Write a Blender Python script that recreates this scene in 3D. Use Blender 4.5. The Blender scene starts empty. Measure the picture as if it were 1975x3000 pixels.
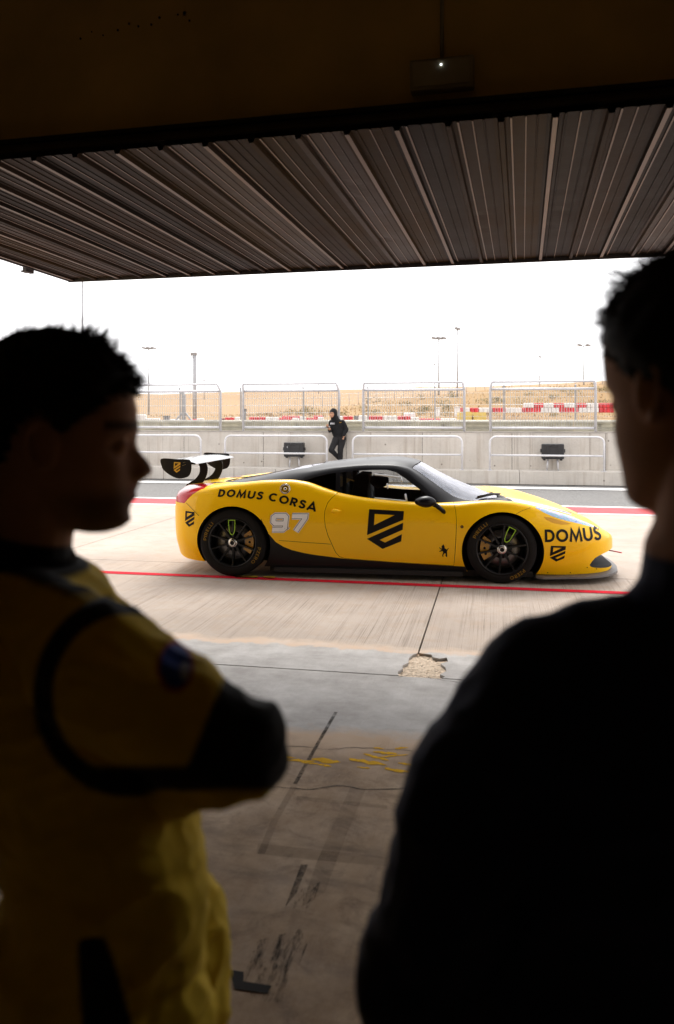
import bpy, bmesh, math, random
import numpy as np
from mathutils import Vector, Matrix, noise as mnoise
from mathutils.bvhtree import BVHTree
R_ = math.radians
random.seed(7)

# ------------------------------------------------------------------ camera, sky, sun, exposure
SC = bpy.context.scene
COL = SC.collection
CAM_H = 1.59
cam_d = bpy.data.cameras.new('camera')
cam_d.sensor_fit = 'VERTICAL'; cam_d.sensor_height = 36.0; cam_d.lens = 28.0
cam_d.shift_y = -0.0903
cam_d.clip_start = 0.05; cam_d.clip_end = 3000
cam_d.dof.use_dof = True; cam_d.dof.focus_distance = 8.6; cam_d.dof.aperture_fstop = 3.0
cam = bpy.data.objects.new('camera', cam_d); COL.objects.link(cam)
cam.location = (0, 0, CAM_H); cam.rotation_euler = (R_(90), 0, 0)
SC.camera = cam

SUN_EL, SUN_AZ = 50.0, 2.0          # azimuth measured from +Y towards +X
world = bpy.data.worlds.new('World'); SC.world = world; world.use_nodes = True
wn = world.node_tree; wn.nodes.clear()
sky = wn.nodes.new('ShaderNodeTexSky'); sky.sky_type = 'NISHITA'; sky.sun_disc = False
sky.sun_elevation = R_(SUN_EL); sky.sun_rotation = R_(SUN_AZ); sky.dust_density = 6.0; sky.air_density = 1.2
hs = wn.nodes.new('ShaderNodeHueSaturation'); hs.inputs['Saturation'].default_value = 0.10
mx = wn.nodes.new('ShaderNodeMix'); mx.data_type = 'RGBA'; mx.inputs['Factor'].default_value = 0.75
mx.inputs['B'].default_value = (9.6, 9.5, 9.7, 1)      # even cloud layer
bg = wn.nodes.new('ShaderNodeBackground'); bg.inputs['Strength'].default_value = 0.12
wo = wn.nodes.new('ShaderNodeOutputWorld')
wn.links.new(sky.outputs[0], hs.inputs['Color']); wn.links.new(hs.outputs[0], mx.inputs['A'])
wn.links.new(mx.outputs['Result'], bg.inputs['Color']); wn.links.new(bg.outputs[0], wo.inputs['Surface'])

sun_d = bpy.data.lights.new('sun', 'SUN'); sun_d.energy = 1.5; sun_d.angle = R_(22); sun_d.color = (1, .96, .9)
sun = bpy.data.objects.new('sun', sun_d); COL.objects.link(sun)
_sd = Vector((math.sin(R_(SUN_AZ)) * math.cos(R_(SUN_EL)), math.cos(R_(SUN_AZ)) * math.cos(R_(SUN_EL)), math.sin(R_(SUN_EL))))
sun.rotation_euler = _sd.to_track_quat('Z', 'Y').to_euler()
SC.view_settings.view_transform = 'Standard'; SC.view_settings.look = 'None'
SC.view_settings.exposure = 1.02; SC.view_settings.gamma = 1.0
SC.render.engine = 'CYCLES'
SC.cycles.use_denoising = True
SC.cycles.max_bounces = 8; SC.cycles.transparent_max_bounces = 24
SC.cycles.sample_clamp_indirect = 6.0

# ------------------------------------------------------------------ helpers
FPX, CX, HY = 1851.0, 783.5, 975.0       # photograph scaled to 1567 wide: focal length, centre, horizon
TH = R_(11.2)                            # the pit lane's turn against the camera
CT, ST = math.cos(TH), math.sin(TH)
def uvw(u, v, z=0.0):                    # pit-lane frame -> world
    return Vector((u * CT + v * ST, -u * ST + v * CT, z))
def to_uv(x, y):
    return (x * CT - y * ST, x * ST + y * CT)
def gnd(px, py):                         # a picture point on the ground -> pit frame u, v
    Z = CAM_H * FPX / (py - HY)
    return to_uv((px - CX) / FPX * Z, Z)
def at(px, py, Z):                       # a picture point at depth Z -> world
    return Vector(((px - CX) / FPX * Z, Z, CAM_H - (py - HY) / FPX * Z))

def nd(nt, t, **kw):
    n = nt.nodes.new(t)
    for k, v in kw.items(): setattr(n, k, v)
    return n
def mathn(nt, op, a, b=None, c=None):
    n = nt.nodes.new('ShaderNodeMath'); n.operation = op
    for i, v in enumerate((a, b, c)):
        if v is None: continue
        if isinstance(v, (int, float)): n.inputs[i].default_value = v
        else: nt.links.new(v, n.inputs[i])
    return n.outputs[0]
def mixc(nt, fac, a, b, mode='MIX'):
    n = nt.nodes.new('ShaderNodeMix'); n.data_type = 'RGBA'; n.blend_type = mode
    for key, v in (('Factor', fac), ('A', a), ('B', b)):
        s = n.inputs[key] if key == 'Factor' else [i for i in n.inputs if i.name == key and i.type == 'RGBA'][0]
        if isinstance(v, (int, float)): s.default_value = v
        elif isinstance(v, tuple): s.default_value = (*v[:3], 1)
        else: nt.links.new(v, s)
    return [o for o in n.outputs if o.type == 'RGBA'][0]
def noisen(nt, vec, scale, detail=4, rough=.55, dist=0):
    n = nt.nodes.new('ShaderNodeTexNoise'); n.inputs['Scale'].default_value = scale
    n.inputs['Detail'].default_value = detail; n.inputs['Roughness'].default_value = rough
    n.inputs['Distortion'].default_value = dist
    if vec is not None: nt.links.new(vec, n.inputs['Vector'])
    return n.outputs['Fac']
def ramp(nt, val, lo, hi, smooth=False):
    n = nt.nodes.new('ShaderNodeMapRange'); n.inputs['From Min'].default_value = lo; n.inputs['From Max'].default_value = hi
    n.clamp = True
    if smooth: n.interpolation_type = 'SMOOTHSTEP'
    nt.links.new(val, n.inputs['Value']); return n.outputs['Result']
def mapping(nt, vec, scale=(1, 1, 1), rot=(0, 0, 0), loc=(0, 0, 0)):
    n = nt.nodes.new('ShaderNodeMapping'); n.inputs['Scale'].default_value = scale
    n.inputs['Rotation'].default_value = rot; n.inputs['Location'].default_value = loc
    nt.links.new(vec, n.inputs['Vector']); return n.outputs[0]
def bump(nt, h, strength, dist, bsdf):
    n = nt.nodes.new('ShaderNodeBump'); n.inputs['Strength'].default_value = strength; n.inputs['Distance'].default_value = dist
    nt.links.new(h, n.inputs['Height']); nt.links.new(n.outputs[0], bsdf.inputs['Normal'])
MATS = {}
def base_mat(name):
    m = bpy.data.materials.new(name); m.use_nodes = True
    nt = m.node_tree; b = nt.nodes['Principled BSDF']
    tc = nt.nodes.new('ShaderNodeTexCoord')
    MATS[name] = m
    return m, nt, b, tc.outputs['Object']
def mat(name, color, rough=.5, metal=0.0, coat=0.0, var=.12, vscale=6.0, spec=.5, coat_rough=.03, bumps=None, vdetail=5):
    if name in MATS: return MATS[name]
    m, nt, b, oc = base_mat(name)
    n = noisen(nt, oc, vscale, vdetail)
    f = ramp(nt, n, .3, .7)
    dark = tuple(c * (1 - var) for c in color); lite = tuple(min(1, c * (1 + var)) for c in color)
    nt.links.new(mixc(nt, f, dark, lite), b.inputs['Base Color'])
    nt.links.new(mathn(nt, 'ADD', mathn(nt, 'MULTIPLY', f, .12 * min(1, rough * 2)), max(0.0, rough - .06)), b.inputs['Roughness'])
    b.inputs['Metallic'].default_value = metal
    b.inputs['Specular IOR Level'].default_value = spec
    b.inputs['Coat Weight'].default_value = coat; b.inputs['Coat Roughness'].default_value = coat_rough
    if bumps:
        bump(nt, noisen(nt, oc, bumps[0], 4), bumps[1], bumps[2], b)
    return m

# ---- mesh helpers
def link(o, parent=None):
    COL.objects.link(o)
    if parent is not None: o.parent = parent
    return o
def obj(name, me, m=None, parent=None):
    if isinstance(me, bmesh.types.BMesh):
        bm = me; me = bpy.data.meshes.new(name); bm.to_mesh(me); bm.free()
    o = bpy.data.objects.new(name, me)
    if m is not None:
        ms = m if isinstance(m, (list, tuple)) else [m]
        if len(me.materials) == 0:
            for x in ms: me.materials.append(x)
    return link(o, parent)
def tag(o, label=None, cat=None, group=None, kind=None):
    if label: o['label'] = label
    if cat: o['category'] = cat
    if group: o['group'] = group
    if kind: o['kind'] = kind
    return o
def empty(name, loc=(0, 0, 0), rz=0.0):
    o = bpy.data.objects.new(name, None); o.location = loc; o.rotation_euler = (0, 0, rz); o.empty_display_size = .2
    return link(o)
def copy_tree(o, parent=None):
    c = o.copy(); COL.objects.link(c); c.parent = parent
    for ch in list(o.children): copy_tree(ch, c)
    return c
def smooth(me, ang=35):
    bm = bmesh.new(); bm.from_mesh(me)
    lim = R_(ang)
    for f in bm.faces: f.smooth = True
    for e in bm.edges:
        e.smooth = not (len(e.link_faces) == 2 and e.calc_face_angle(0) > lim)
    bm.to_mesh(me); bm.free()
    return me
def bmnew(): return bmesh.new()
def box(bm, x0, x1, y0, y1, z0, z1, mi=0, bev=0.0):
    vs = [bm.verts.new((x, y, z)) for x in (x0, x1) for y in (y0, y1) for z in (z0, z1)]
    fs = []
    for idx in ((0, 1, 3, 2), (4, 6, 7, 5), (0, 4, 5, 1), (2, 3, 7, 6), (0, 2, 6, 4), (1, 5, 7, 3)):
        f = bm.faces.new([vs[i] for i in idx]); f.material_index = mi; fs.append(f)
    if bev > 0:
        es = list({e for f in fs for e in f.edges})
        bmesh.ops.bevel(bm, geom=es, offset=bev, segments=2, affect='EDGES', profile=.5)
    return bm
def bx(*a, **k): return box(bmnew(), *a, **k)
def tube(bm, pts, r, n=8, cap=True, mi=0, rr=None):
    pts = [Vector(p) for p in pts]
    rings = []; up = None
    for i, p in enumerate(pts):
        a = pts[max(0, i - 1)]; b = pts[min(len(pts) - 1, i + 1)]
        d = (b - a).normalized()
        if up is None:
            up = Vector((0, 0, 1)) if abs(d.z) < .9 else Vector((1, 0, 0))
        s = d.cross(up).normalized(); up = s.cross(d).normalized()
        rad = rr[i] if rr else r
        rings.append([bm.verts.new(p + (s * math.cos(2 * math.pi * k / n) + up * math.sin(2 * math.pi * k / n)) * rad) for k in range(n)])
    for a, b in zip(rings, rings[1:]):
        for k in range(n):
            f = bm.faces.new((a[k], a[(k + 1) % n], b[(k + 1) % n], b[k])); f.smooth = True; f.material_index = mi
    if cap:
        bm.faces.new(rings[0][::-1]).material_index = mi; bm.faces.new(rings[-1]).material_index = mi
    return bm
def tb(*a, **k): return tube(bmnew(), *a, **k)
def lathe(bm, prof, n=48, axis='y', mi=0, closed=False):
    rings = []
    for (r, h) in prof:
        ring = []
        for k in range(n):
            a = 2 * math.pi * k / n
            ring.append(bm.verts.new((r * math.cos(a), h, r * math.sin(a)) if axis == 'y' else (r * math.cos(a), r * math.sin(a), h)))
        rings.append(ring)
    pairs = list(zip(rings, rings[1:])) + ([(rings[-1], rings[0])] if closed else [])
    for a, b in pairs:
        for k in range(n):
            f = bm.faces.new((a[k], a[(k + 1) % n], b[(k + 1) % n], b[k])); f.material_index = mi; f.smooth = True
    return bm
def prism(bm, poly, lo, hi, plane='xz', mi=0):
    # extrude a polygon; plane 'xz' -> along y, 'xy' -> along z
    def P(a, b, h): return (a, h, b) if plane == 'xz' else ((a, b, h) if plane == 'xy' else (h, a, b))
    A = [bm.verts.new(P(a, b, lo)) for a, b in poly]; B = [bm.verts.new(P(a, b, hi)) for a, b in poly]
    fs = [bm.faces.new(A), bm.faces.new(B[::-1])]
    n = len(poly)
    for i in range(n): fs.append(bm.faces.new((A[i], B[i], B[(i + 1) % n], A[(i + 1) % n])))
    for f in fs: f.material_index = mi
    bmesh.ops.recalc_face_normals(bm, faces=fs)
    return bm
def pz(*a, **k): return prism(bmnew(), *a, **k)
def catmull(pts, per=8, closed=False):
    pts = [np.array(p, float) for p in pts]; n = len(pts); out = []
    rng = range(n if closed else n - 1)
    for i in rng:
        p0 = pts[(i - 1) % n] if (closed or i > 0) else 2 * pts[0] - pts[1]
        p1 = pts[i]; p2 = pts[(i + 1) % n]
        p3 = pts[(i + 2) % n] if (closed or i + 2 < n) else 2 * pts[-1] - pts[-2]
        for k in range(per):
            t = k / per
            out.append(.5 * ((2 * p1) + (-p0 + p2) * t + (2 * p0 - 5 * p1 + 4 * p2 - p3) * t * t + (-p0 + 3 * p1 - 3 * p2 + p3) * t ** 3))
    if not closed: out.append(pts[-1])
    return [tuple(p) for p in out]
def pchip(xs, ys, x):
    # monotone-ish cubic through the points
    xs = np.array(xs, float); ys = np.array(ys, float)
    h = np.diff(xs); d = np.diff(ys) / h
    m = np.zeros(len(xs)); m[0] = d[0]; m[-1] = d[-1]
    for i in range(1, len(xs) - 1):
        if d[i - 1] * d[i] > 0:
            w1 = 2 * h[i] + h[i - 1]; w2 = h[i] + 2 * h[i - 1]
            m[i] = (w1 + w2) / (w1 / d[i - 1] + w2 / d[i])
    x = np.clip(np.asarray(x, float), xs[0], xs[-1])
    i = np.clip(np.searchsorted(xs, x, side='right') - 1, 0, len(h) - 1)
    t = (x - xs[i]) / h[i]
    return ((1 + 2 * t) * (1 - t) ** 2 * ys[i] + t * (1 - t) ** 2 * h[i] * m[i] + t * t * (3 - 2 * t) * ys[i + 1] + t * t * (t - 1) * h[i] * m[i + 1])
def boolean(me, cutter, op='DIFFERENCE'):
    # exact boolean of two closed meshes; the cutter's material indices carry over
    a = bpy.data.objects.new('tmp_a', me); b = bpy.data.objects.new('tmp_b', cutter)
    COL.objects.link(a); COL.objects.link(b)
    md = a.modifiers.new('b', 'BOOLEAN'); md.operation = op; md.object = b; md.solver = 'EXACT'
    dg = bpy.context.evaluated_depsgraph_get()
    out = bpy.data.meshes.new_from_object(a.evaluated_get(dg))
    bpy.data.objects.remove(a); bpy.data.objects.remove(b)
    return out
def mesh_of(bm, name='m', mats=()):
    me = bpy.data.meshes.new(name); bm.to_mesh(me); bm.free()
    for m in mats: me.materials.append(m)
    return me
ORD = ['first', 'second', 'third', 'fourth', 'fifth', 'sixth', 'seventh', 'eighth', 'ninth', 'tenth', 'eleventh', 'twelfth',
       'thirteenth', 'fourteenth', 'fifteenth', 'sixteenth', 'seventeenth', 'eighteenth', 'nineteenth', 'twentieth',
       'twenty-first', 'twenty-second', 'twenty-third', 'twenty-fourth', 'twenty-fifth', 'twenty-sixth', 'twenty-seventh',
       'twenty-eighth', 'twenty-ninth', 'thirtieth']
PITROT = -TH
def pit(o):                               # mesh built in pit-lane coordinates
    o.rotation_euler = (0, 0, PITROT); return o
BLD = R_(-1.9)                            # the garages stand a touch askew to the lane
def bld(o):
    pv = Vector((-1.0, 4.6, 0)); Rm = Matrix.Rotation(PITROT + BLD, 3, 'Z')
    o.rotation_euler = (0, 0, PITROT + BLD); o.location = uvw(*pv[:2]) - Rm @ pv; return o
# ------------------------------------------------------------------ ground materials
def floor_material():
    m, nt, b, oc = base_mat('pit_concrete')
    sp = nd(nt, 'ShaderNodeSeparateXYZ'); nt.links.new(oc, sp.inputs[0]); U, V = sp.outputs[0], sp.outputs[1]
    big = noisen(nt, oc, .9, 5, .6); mid = noisen(nt, oc, 5.0, 6, .65); fine = noisen(nt, oc, 130, 3, .7)
    warp = mathn(nt, 'ADD', mathn(nt, 'MULTIPLY', mathn(nt, 'SUBTRACT', noisen(nt, oc, 2.2, 6, .65), .5), .42),
                 mathn(nt, 'MULTIPLY', mathn(nt, 'SUBTRACT', noisen(nt, oc, 14, 4, .6), .5), .10))
    Vw = mathn(nt, 'ADD', V, warp)
    # broom-finished beige slabs
    beige = mixc(nt, ramp(nt, big, .3, .7), (.345, .285, .24), (.45, .38, .325))
    beige = mixc(nt, mathn(nt, 'MULTIPLY', ramp(nt, mid, .48, .70), .6), beige, (.33, .235, .16))
    gr = noisen(nt, mapping(nt, oc, (130, .55, 1)), 1.0, 4, .7)
    gr2 = noisen(nt, mapping(nt, oc, (22, .5, 1), (0, 0, .03)), 1.0, 3, .6)
    patch = ramp(nt, noisen(nt, oc, 1.7, 3), .38, .62)
    groove = mathn(nt, 'MULTIPLY', ramp(nt, gr, .50, .66), mathn(nt, 'ADD', mathn(nt, 'MULTIPLY', patch, .6), .2))
    groove = mathn(nt, 'MAXIMUM', groove, mathn(nt, 'MULTIPLY', ramp(nt, gr2, .60, .72), .5))
    pits = mathn(nt, 'MULTIPLY', ramp(nt, fine, .54, .70), .6)
    rough = ramp(nt, Vw, 8.5, 8.2)
    groove = mathn(nt, 'MULTIPLY', groove, rough)
    beige = mixc(nt, groove, beige, (.16, .12, .09))
    beige = mixc(nt, pits, beige, (.20, .15, .11))
    # thin grey levelling coat near the doorway
    grey = mixc(nt, ramp(nt, noisen(nt, oc, 3.0, 7, .7), .35, .68), (.345, .325, .31), (.53, .51, .495))
    grey = mixc(nt, mathn(nt, 'MULTIPLY', ramp(nt, noisen(nt, mapping(nt, oc, (1, 5, 1)), 4.0, 6, .7), .55, .7), .5), grey, (.33, .30, .27))
    grey = mixc(nt, mathn(nt, 'MULTIPLY', pits, .5), grey, (.17, .15, .13))
    peach = mixc(nt, ramp(nt, mid, .3, .7), (.55, .40, .29), (.50, .41, .34))
    c = mixc(nt, ramp(nt, Vw, 5.62, 5.50), beige, peach)
    c = mixc(nt, ramp(nt, Vw, 5.45, 5.41), c, grey)
    # older brown floor inside
    brown = mixc(nt, ramp(nt, noisen(nt, oc, 2.0, 8, .75), .36, .64), (.30, .195, .115), (.52, .375, .245))
    brown = mixc(nt, mathn(nt, 'MULTIPLY', ramp(nt, noisen(nt, oc, 6.5, 6, .7, .6), .50, .68), .75), brown, (.20, .13, .08))
    brown = mixc(nt, mathn(nt, 'MULTIPLY', ramp(nt, noisen(nt, mapping(nt, oc, (1.2, 4, 1), (0, 0, .5)), 1.6, 5, .6), .52, .66), .6), brown, (.19, .13, .085))
    brown = mixc(nt, mathn(nt, 'MULTIPLY', pits, .35), brown, (.12, .09, .07))
    c = mixc(nt, ramp(nt, Vw, 4.06, 3.92), c, mixc(nt, ramp(nt, Vw, 3.55, 3.95), brown, (.54, .39, .27)))
    nt.links.new(c, b.inputs['Base Color'])
    nt.links.new(mathn(nt, 'SUBTRACT', .85, mathn(nt, 'MULTIPLY', ramp(nt, mid, .4, .7), .2)), b.inputs['Roughness'])
    h = mathn(nt, 'SUBTRACT', mathn(nt, 'MULTIPLY', fine, .4), mathn(nt, 'MULTIPLY', groove, .8))
    b.inputs['Specular IOR Level'].default_value = .25
    bump(nt, h, .35, .006, b)
    return m
M_FLOOR = floor_material()
def worn_paint(name, color, keep=.42, scale=9, rough=.6, stretch=(1, 1, 1), op=1.0, soft=.03):
    m, nt, b, oc = base_mat(name)
    o2 = mapping(nt, oc, stretch)
    n = mathn(nt, 'ADD', mathn(nt, 'MULTIPLY', noisen(nt, o2, scale, 6, .7), .7), mathn(nt, 'MULTIPLY', noisen(nt, o2, scale * 9, 3, .6), .3))
    a = mathn(nt, 'MULTIPLY', ramp(nt, n, keep - soft, keep + soft), op)
    v = ramp(nt, noisen(nt, oc, 7, 5), .3, .7)
    nt.links.new(mixc(nt, v, tuple(x * .75 for x in color), color), b.inputs['Base Color'])
    b.inputs['Roughness'].default_value = max(rough, .85); b.inputs['Specular IOR Level'].default_value = .12
    nt.links.new(a, b.inputs['Alpha'])
    return m
def asphalt_material():
    m, nt, b, oc = base_mat('asphalt')
    f = noisen(nt, oc, 45, 4, .75); g = noisen(nt, oc, .8, 4)
    c = mixc(nt, ramp(nt, f, .42, .64), (.075, .072, .068), (.24, .235, .225))
    c = mixc(nt, mathn(nt, 'MULTIPLY', ramp(nt, g, .4, .65), .4), c, (.16, .15, .14))
    nt.links.new(c, b.inputs['Base Color']); b.inputs['Roughness'].default_value = .9
    bump(nt, f, .4, .008, b); return m
def wall_concrete():
    m, nt, b, oc = base_mat('wall_concrete')
    big = noisen(nt, oc, 1.3, 6, .6)
    c = mixc(nt, ramp(nt, big, .3, .7), (.46, .425, .38), (.60, .56, .505))
    st = noisen(nt, mapping(nt, oc, (7, 7, .35)), 1.0, 5, .65)
    c = mixc(nt, mathn(nt, 'MULTIPLY', ramp(nt, st, .52, .70), .5), c, (.34, .275, .215))
    st2 = noisen(nt, mapping(nt, oc, (16, 16, .25), (0, 0, 0), (3, 0, 0)), 1.0, 4, .6)
    c = mixc(nt, mathn(nt, 'MULTIPLY', ramp(nt, st2, .60, .72), .55), c, (.22, .18, .145))
    vo = nd(nt, 'ShaderNodeTexVoronoi'); vo.inputs['Scale'].default_value = 3.2; nt.links.new(oc, vo.inputs['Vector'])
    hole = ramp(nt, vo.outputs['Distance'], .085, .05)
    c = mixc(nt, mathn(nt, 'MULTIPLY', hole, .8), c, (.13, .11, .09))
    c = mixc(nt, mathn(nt, 'MULTIPLY', ramp(nt, noisen(nt, oc, 60, 3), .6, .7), .4), c, (.26, .22, .185))
    nt.links.new(c, b.inputs['Base Color']); b.inputs['Roughness'].default_value = .88
    bump(nt, mathn(nt, 'SUBTRACT', noisen(nt, oc, 25, 4), mathn(nt, 'MULTIPLY', hole, .6)), .3, .01, b); return m
M_ASPH = asphalt_material(); M_WALLC = wall_concrete()
M_RED = worn_paint('red_line_paint', (.66, .010, .03), .38, 14, soft=.06); M_WHITEP = worn_paint('white_line_paint', (.78, .76, .74), .30, 6)
M_PINK = worn_paint('faded_red_paint', (.62, .11, .12), .28, 3, stretch=(.3, 1, 1)); M_YELP = worn_paint('worn_yellow_paint', (.85, .47, .012), .38, 12, op=.95, soft=.06)
M_GAP = mat('joint_dirt', (.05, .04, .03), .95)
M_TAR = worn_paint('black_scuff', (.035, .030, .027), .47, 9, op=.75, soft=.10); M_SCUFF = worn_paint('rubber_streaks', (.030, .026, .024), .55, 1.0, stretch=(38, 5, 1), op=.8, soft=.06)
M_BRTAPE = worn_paint('brown_tape_stain', (.16, .11, .08), .48, 4, op=.30, soft=.18)
M_STAIN = worn_paint('oil_stain', (.11, .09, .075), .47, 6)
M_GALV = mat('galvanised_steel', (.60, .60, .62), .45, .25, var=.10, vscale=12)
M_RAILW = mat('pale_tube_paint', (.66, .655, .67), .42, .1, var=.08, vscale=10)
M_ARMCO = mat('guard_rail_steel', (.50, .48, .41), .5, .15, var=.15, vscale=3)
M_BLACKP = mat('black_plastic', (.022, .022, .024), .5, var=.2)

# ------------------------------------------------------------------ terrain, apron, lanes
def terrain_z(px, Z):
    ysky = float(np.interp(px, [-600, 0, 330, 560, 780, 850, 1100, 1250, 1400, 1567, 2200], [925, 920, 916, 912, 905, 903, 899, 893, 886, 880, 860]))
    yb = float(np.interp(px, [-600, 330, 560, 700, 850, 1000, 1150, 1300, 1400, 2200], [974, 972, 968, 953, 938, 922, 906, 898, 892, 870]))
    zs = CAM_H + (HY - ysky) * 260 / FPX; zb = CAM_H + (HY - yb) * 95 / FPX
    return float(np.interp(Z, [0, 31, 50, 60, 74, 80, 95, 112, 260, 420, 900], [-.03, -.03, .95, 1.2, 1.75, 1.95, zb, CAM_H + (HY - yb - 3) * 112 / FPX, zs, zs - 4, zs - 30]))
def wobble(x, y, s, a): return a * mnoise.noise(Vector((x * s, y * s, 3.3)))
def terrain_part(name, Zs, m, amp):
    bm = bmnew(); cols = list(range(-3200, 4800, 25)); rows = []
    for Z in Zs:
        row = []
        for px in cols:
            x = (px - CX) / FPX * Z
            k = 0 if Z < 45 else min(1, (Z - 45) / 30)
            row.append(bm.verts.new((x, Z, terrain_z(px, Z) + k * wobble(x, Z, .22, amp) + k * wobble(x, Z, .05, amp * 1.6))))
        rows.append(row)
    for a, b in zip(rows, rows[1:]):
        for i in range(len(cols) - 1):
            f = bm.faces.new((a[i], a[i + 1], b[i + 1], b[i])); f.smooth = True
    return obj(name, bm, m)
def dry_material(name, c1, c2, c3, s, streak=(1, 1, 1)):
    m, nt, b, oc = base_mat(name)
    oc = mapping(nt, oc, streak)
    c = mixc(nt, ramp(nt, noisen(nt, oc, s, 6, .7), .35, .65), c1, c2)
    c = mixc(nt, mathn(nt, 'MULTIPLY', ramp(nt, noisen(nt, oc, s * 4, 5, .7), .5, .7), .7), c, c3)
    nt.links.new(c, b.inputs['Base Color']); b.inputs['Roughness'].default_value = .95; return m
M_FIELD = dry_material('wheat_stubble', (.28, .165, .07), (.32, .205, .10), (.25, .145, .06), .05, (1, .4, 1))
M_BANK = dry_material('dry_grass', (.26, .15, .055), (.32, .205, .09), (.19, .12, .045), .10)
M_GRND = dry_material('track_verge', (.42, .38, .33), (.46, .41, .35), (.35, .31, .26), .3)
g0 = bmnew()
g0.faces.new([g0.verts.new(p) for p in ((-80, -60, -.035), (80, -60, -.035), (80, 31.2, -.035), (-80, 31.2, -.035))])
tag(obj('ground', g0, M_GRND), kind='structure')
tag(terrain_part('grass_bank', [31, 36, 42, 50, 55, 60, 65, 70, 74, 77, 80, 83, 86, 89, 92, 95, 98, 103, 112], M_BANK, .16), kind='structure')
tag(terrain_part('hill', [112, 130, 150, 175, 200, 225, 250, 260, 275, 300, 350, 420, 600, 900], M_FIELD, .22), kind='structure')

def slab_poly(poly, z0, z1, name, parent, m=M_FLOOR):
    return obj(name, pz(poly, z0, z1, 'xy'), m, parent)
apron = pit(obj('apron', bx(-40, 30, 4.925, 14.0, -.2, -.022), M_GAP)); tag(apron, kind='structure')
us = [-40, -28, -18.9, -14.3, -9.7, -5.1, -.51, 4.08, 8.68, 13.3, 18, 30]
spallL = [(-.585, 4.93), (-.60, 5.0), (-.575, 5.07), (-.585, 5.13), (-.555, 5.20), (-.562, 5.30), (-.545, 5.38), (-.52, 5.42)]
spallR = [(-.50, 5.43), (-.42, 5.41), (-.405, 5.35), (-.36, 5.33), (-.315, 5.36), (-.30, 5.28), (-.345, 5.22), (-.31, 5.15), (-.30, 5.07), (-.335, 5.0), (-.30, 4.96), (-.32, 4.93)]
for i, (a, b) in enumerate(zip(us, us[1:])):
    a += .006; b -= .006
    if abs(b + .516) < .01:
        poly = [(a, 4.93), spallL[0]] + spallL[1:] + [(b, 5.43), (b, 8.345), (a, 8.345)]
    elif abs(a + .504) < .01:
        poly = [(a, 8.345), (a, 5.43)] + spallR + [(b, 4.93), (b, 8.345)]
    else: poly = [(a, 4.93), (b, 4.93), (b, 8.345), (a, 8.345)]
    slab_poly(poly, -.12, 0.0, 'slab', apron)
    slab_poly([(a, 8.355), (b, 8.355), (b, 13.95), (a, 13.95)], -.12, 0.0, 'slab', apron)
# broken-out corner filled with rough mortar
sb = bmnew(); gn = 40; vs = {}
for i in range(gn + 1):
    for j in range(gn + 1):
        u = -.62 + .34 * i / gn; v = 4.925 + .52 * j / gn
        h = -.018 + .006 * mnoise.noise(Vector((u * 26, v * 26, 0))) + .006 * mnoise.noise(Vector((u * 70, v * 70, 5)))
        vs[i, j] = sb.verts.new((u, v, h))
for i in range(gn):
    for j in range(gn): sb.faces.new((vs[i, j], vs[i + 1, j], vs[i + 1, j + 1], vs[i, j + 1])).smooth = False
M_SPALL = mat('broken_mortar', (.62, .50, .38), .95, var=.25, vscale=60)
obj('spalled_mortar', sb, M_SPALL, apron)
gfl = pit(obj('garage_floor', bx(-7.4, 5.0, -9.6, 4.915, -.15, 0.0), M_FLOOR)); tag(gfl, kind='structure')
lane = pit(obj('asphalt_lane', bx(-60, 45, 14.0, 20.3, -.2, -.012), M_ASPH)); tag(lane, kind='structure')
def pitsheet(name, poly, z, m, parent=None, kind='structure'):
    bm = bmnew(); bm.faces.new([bm.verts.new((a, b, z)) for a, b in poly])
    bmesh.ops.recalc_face_normals(bm, faces=bm.faces[:])
    for f in bm.faces:
        if f.normal.z < 0: f.normal_flip()
    o = obj(name, bm, m, parent)
    if parent is None: pit(o); tag(o, kind=kind)
    return o
pitsheet('painted_red_line', [(-30, 7.585), (20, 7.615), (20, 7.73), (-30, 7.70)], .004, M_RED)
pitsheet('painted_red_band', [(-50, 14.07), (40, 14.07), (40, 15.0), (-50, 15.0)], .004, M_PINK)
pitsheet('painted_white_line', [(-50, 13.90), (40, 13.90), (40, 14.06), (-50, 14.06)], .004, M_WHITEP)
pitsheet('painted_white_line', [(-50, 15.01), (40, 15.01), (40, 15.20), (-50, 15.20)], .0045, M_WHITEP)
pitsheet('painted_white_line', [(-50, 18.75), (40, 18.75), (40, 19.35), (-50, 19.35)], .0, M_WHITEP)
# marks on the floor
def dpoly(pts): return [gnd(*p) for p in pts]
def dstrip(pts, w):
    g = [Vector((*gnd(*p), 0)) for p in pts]; L, Rr = [], []
    for i, p in enumerate(g):
        d = (g[min(len(g) - 1, i + 1)] - g[max(0, i - 1)]).normalized(); n = Vector((-d.y, d.x, 0))
        L.append((p + n * w / 2)[:2]); Rr.append((p - n * w / 2)[:2])
    return L + Rr[::-1]
pitsheet('floor_line', dstrip([(781, 1655), (735, 1735), (686, 1822)], .018), .0010, M_TAR, gfl)
pitsheet('floor_line', dstrip([(684, 1828), (640, 1905), (607, 1985)], .028), .0012, M_BRTAPE, gfl)
pitsheet('tape_stain', dpoly([(815, 1830), (852, 1830), (800, 1955), (755, 2075), (700, 2110), (738, 2000), (782, 1900)]), .0012, M_BRTAPE, gfl)
pitsheet('tape_stain', dpoly([(600, 1960), (760, 1978), (900, 1992), (900, 2014), (740, 2000), (596, 1985)]), .0009, M_BRTAPE, gfl)
pitsheet('tape_stain', dpoly([(690, 1850), (900, 1872), (900, 1880), (690, 1860)]), .0009, M_BRTAPE, gfl)
rq = random.Random(21)
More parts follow.
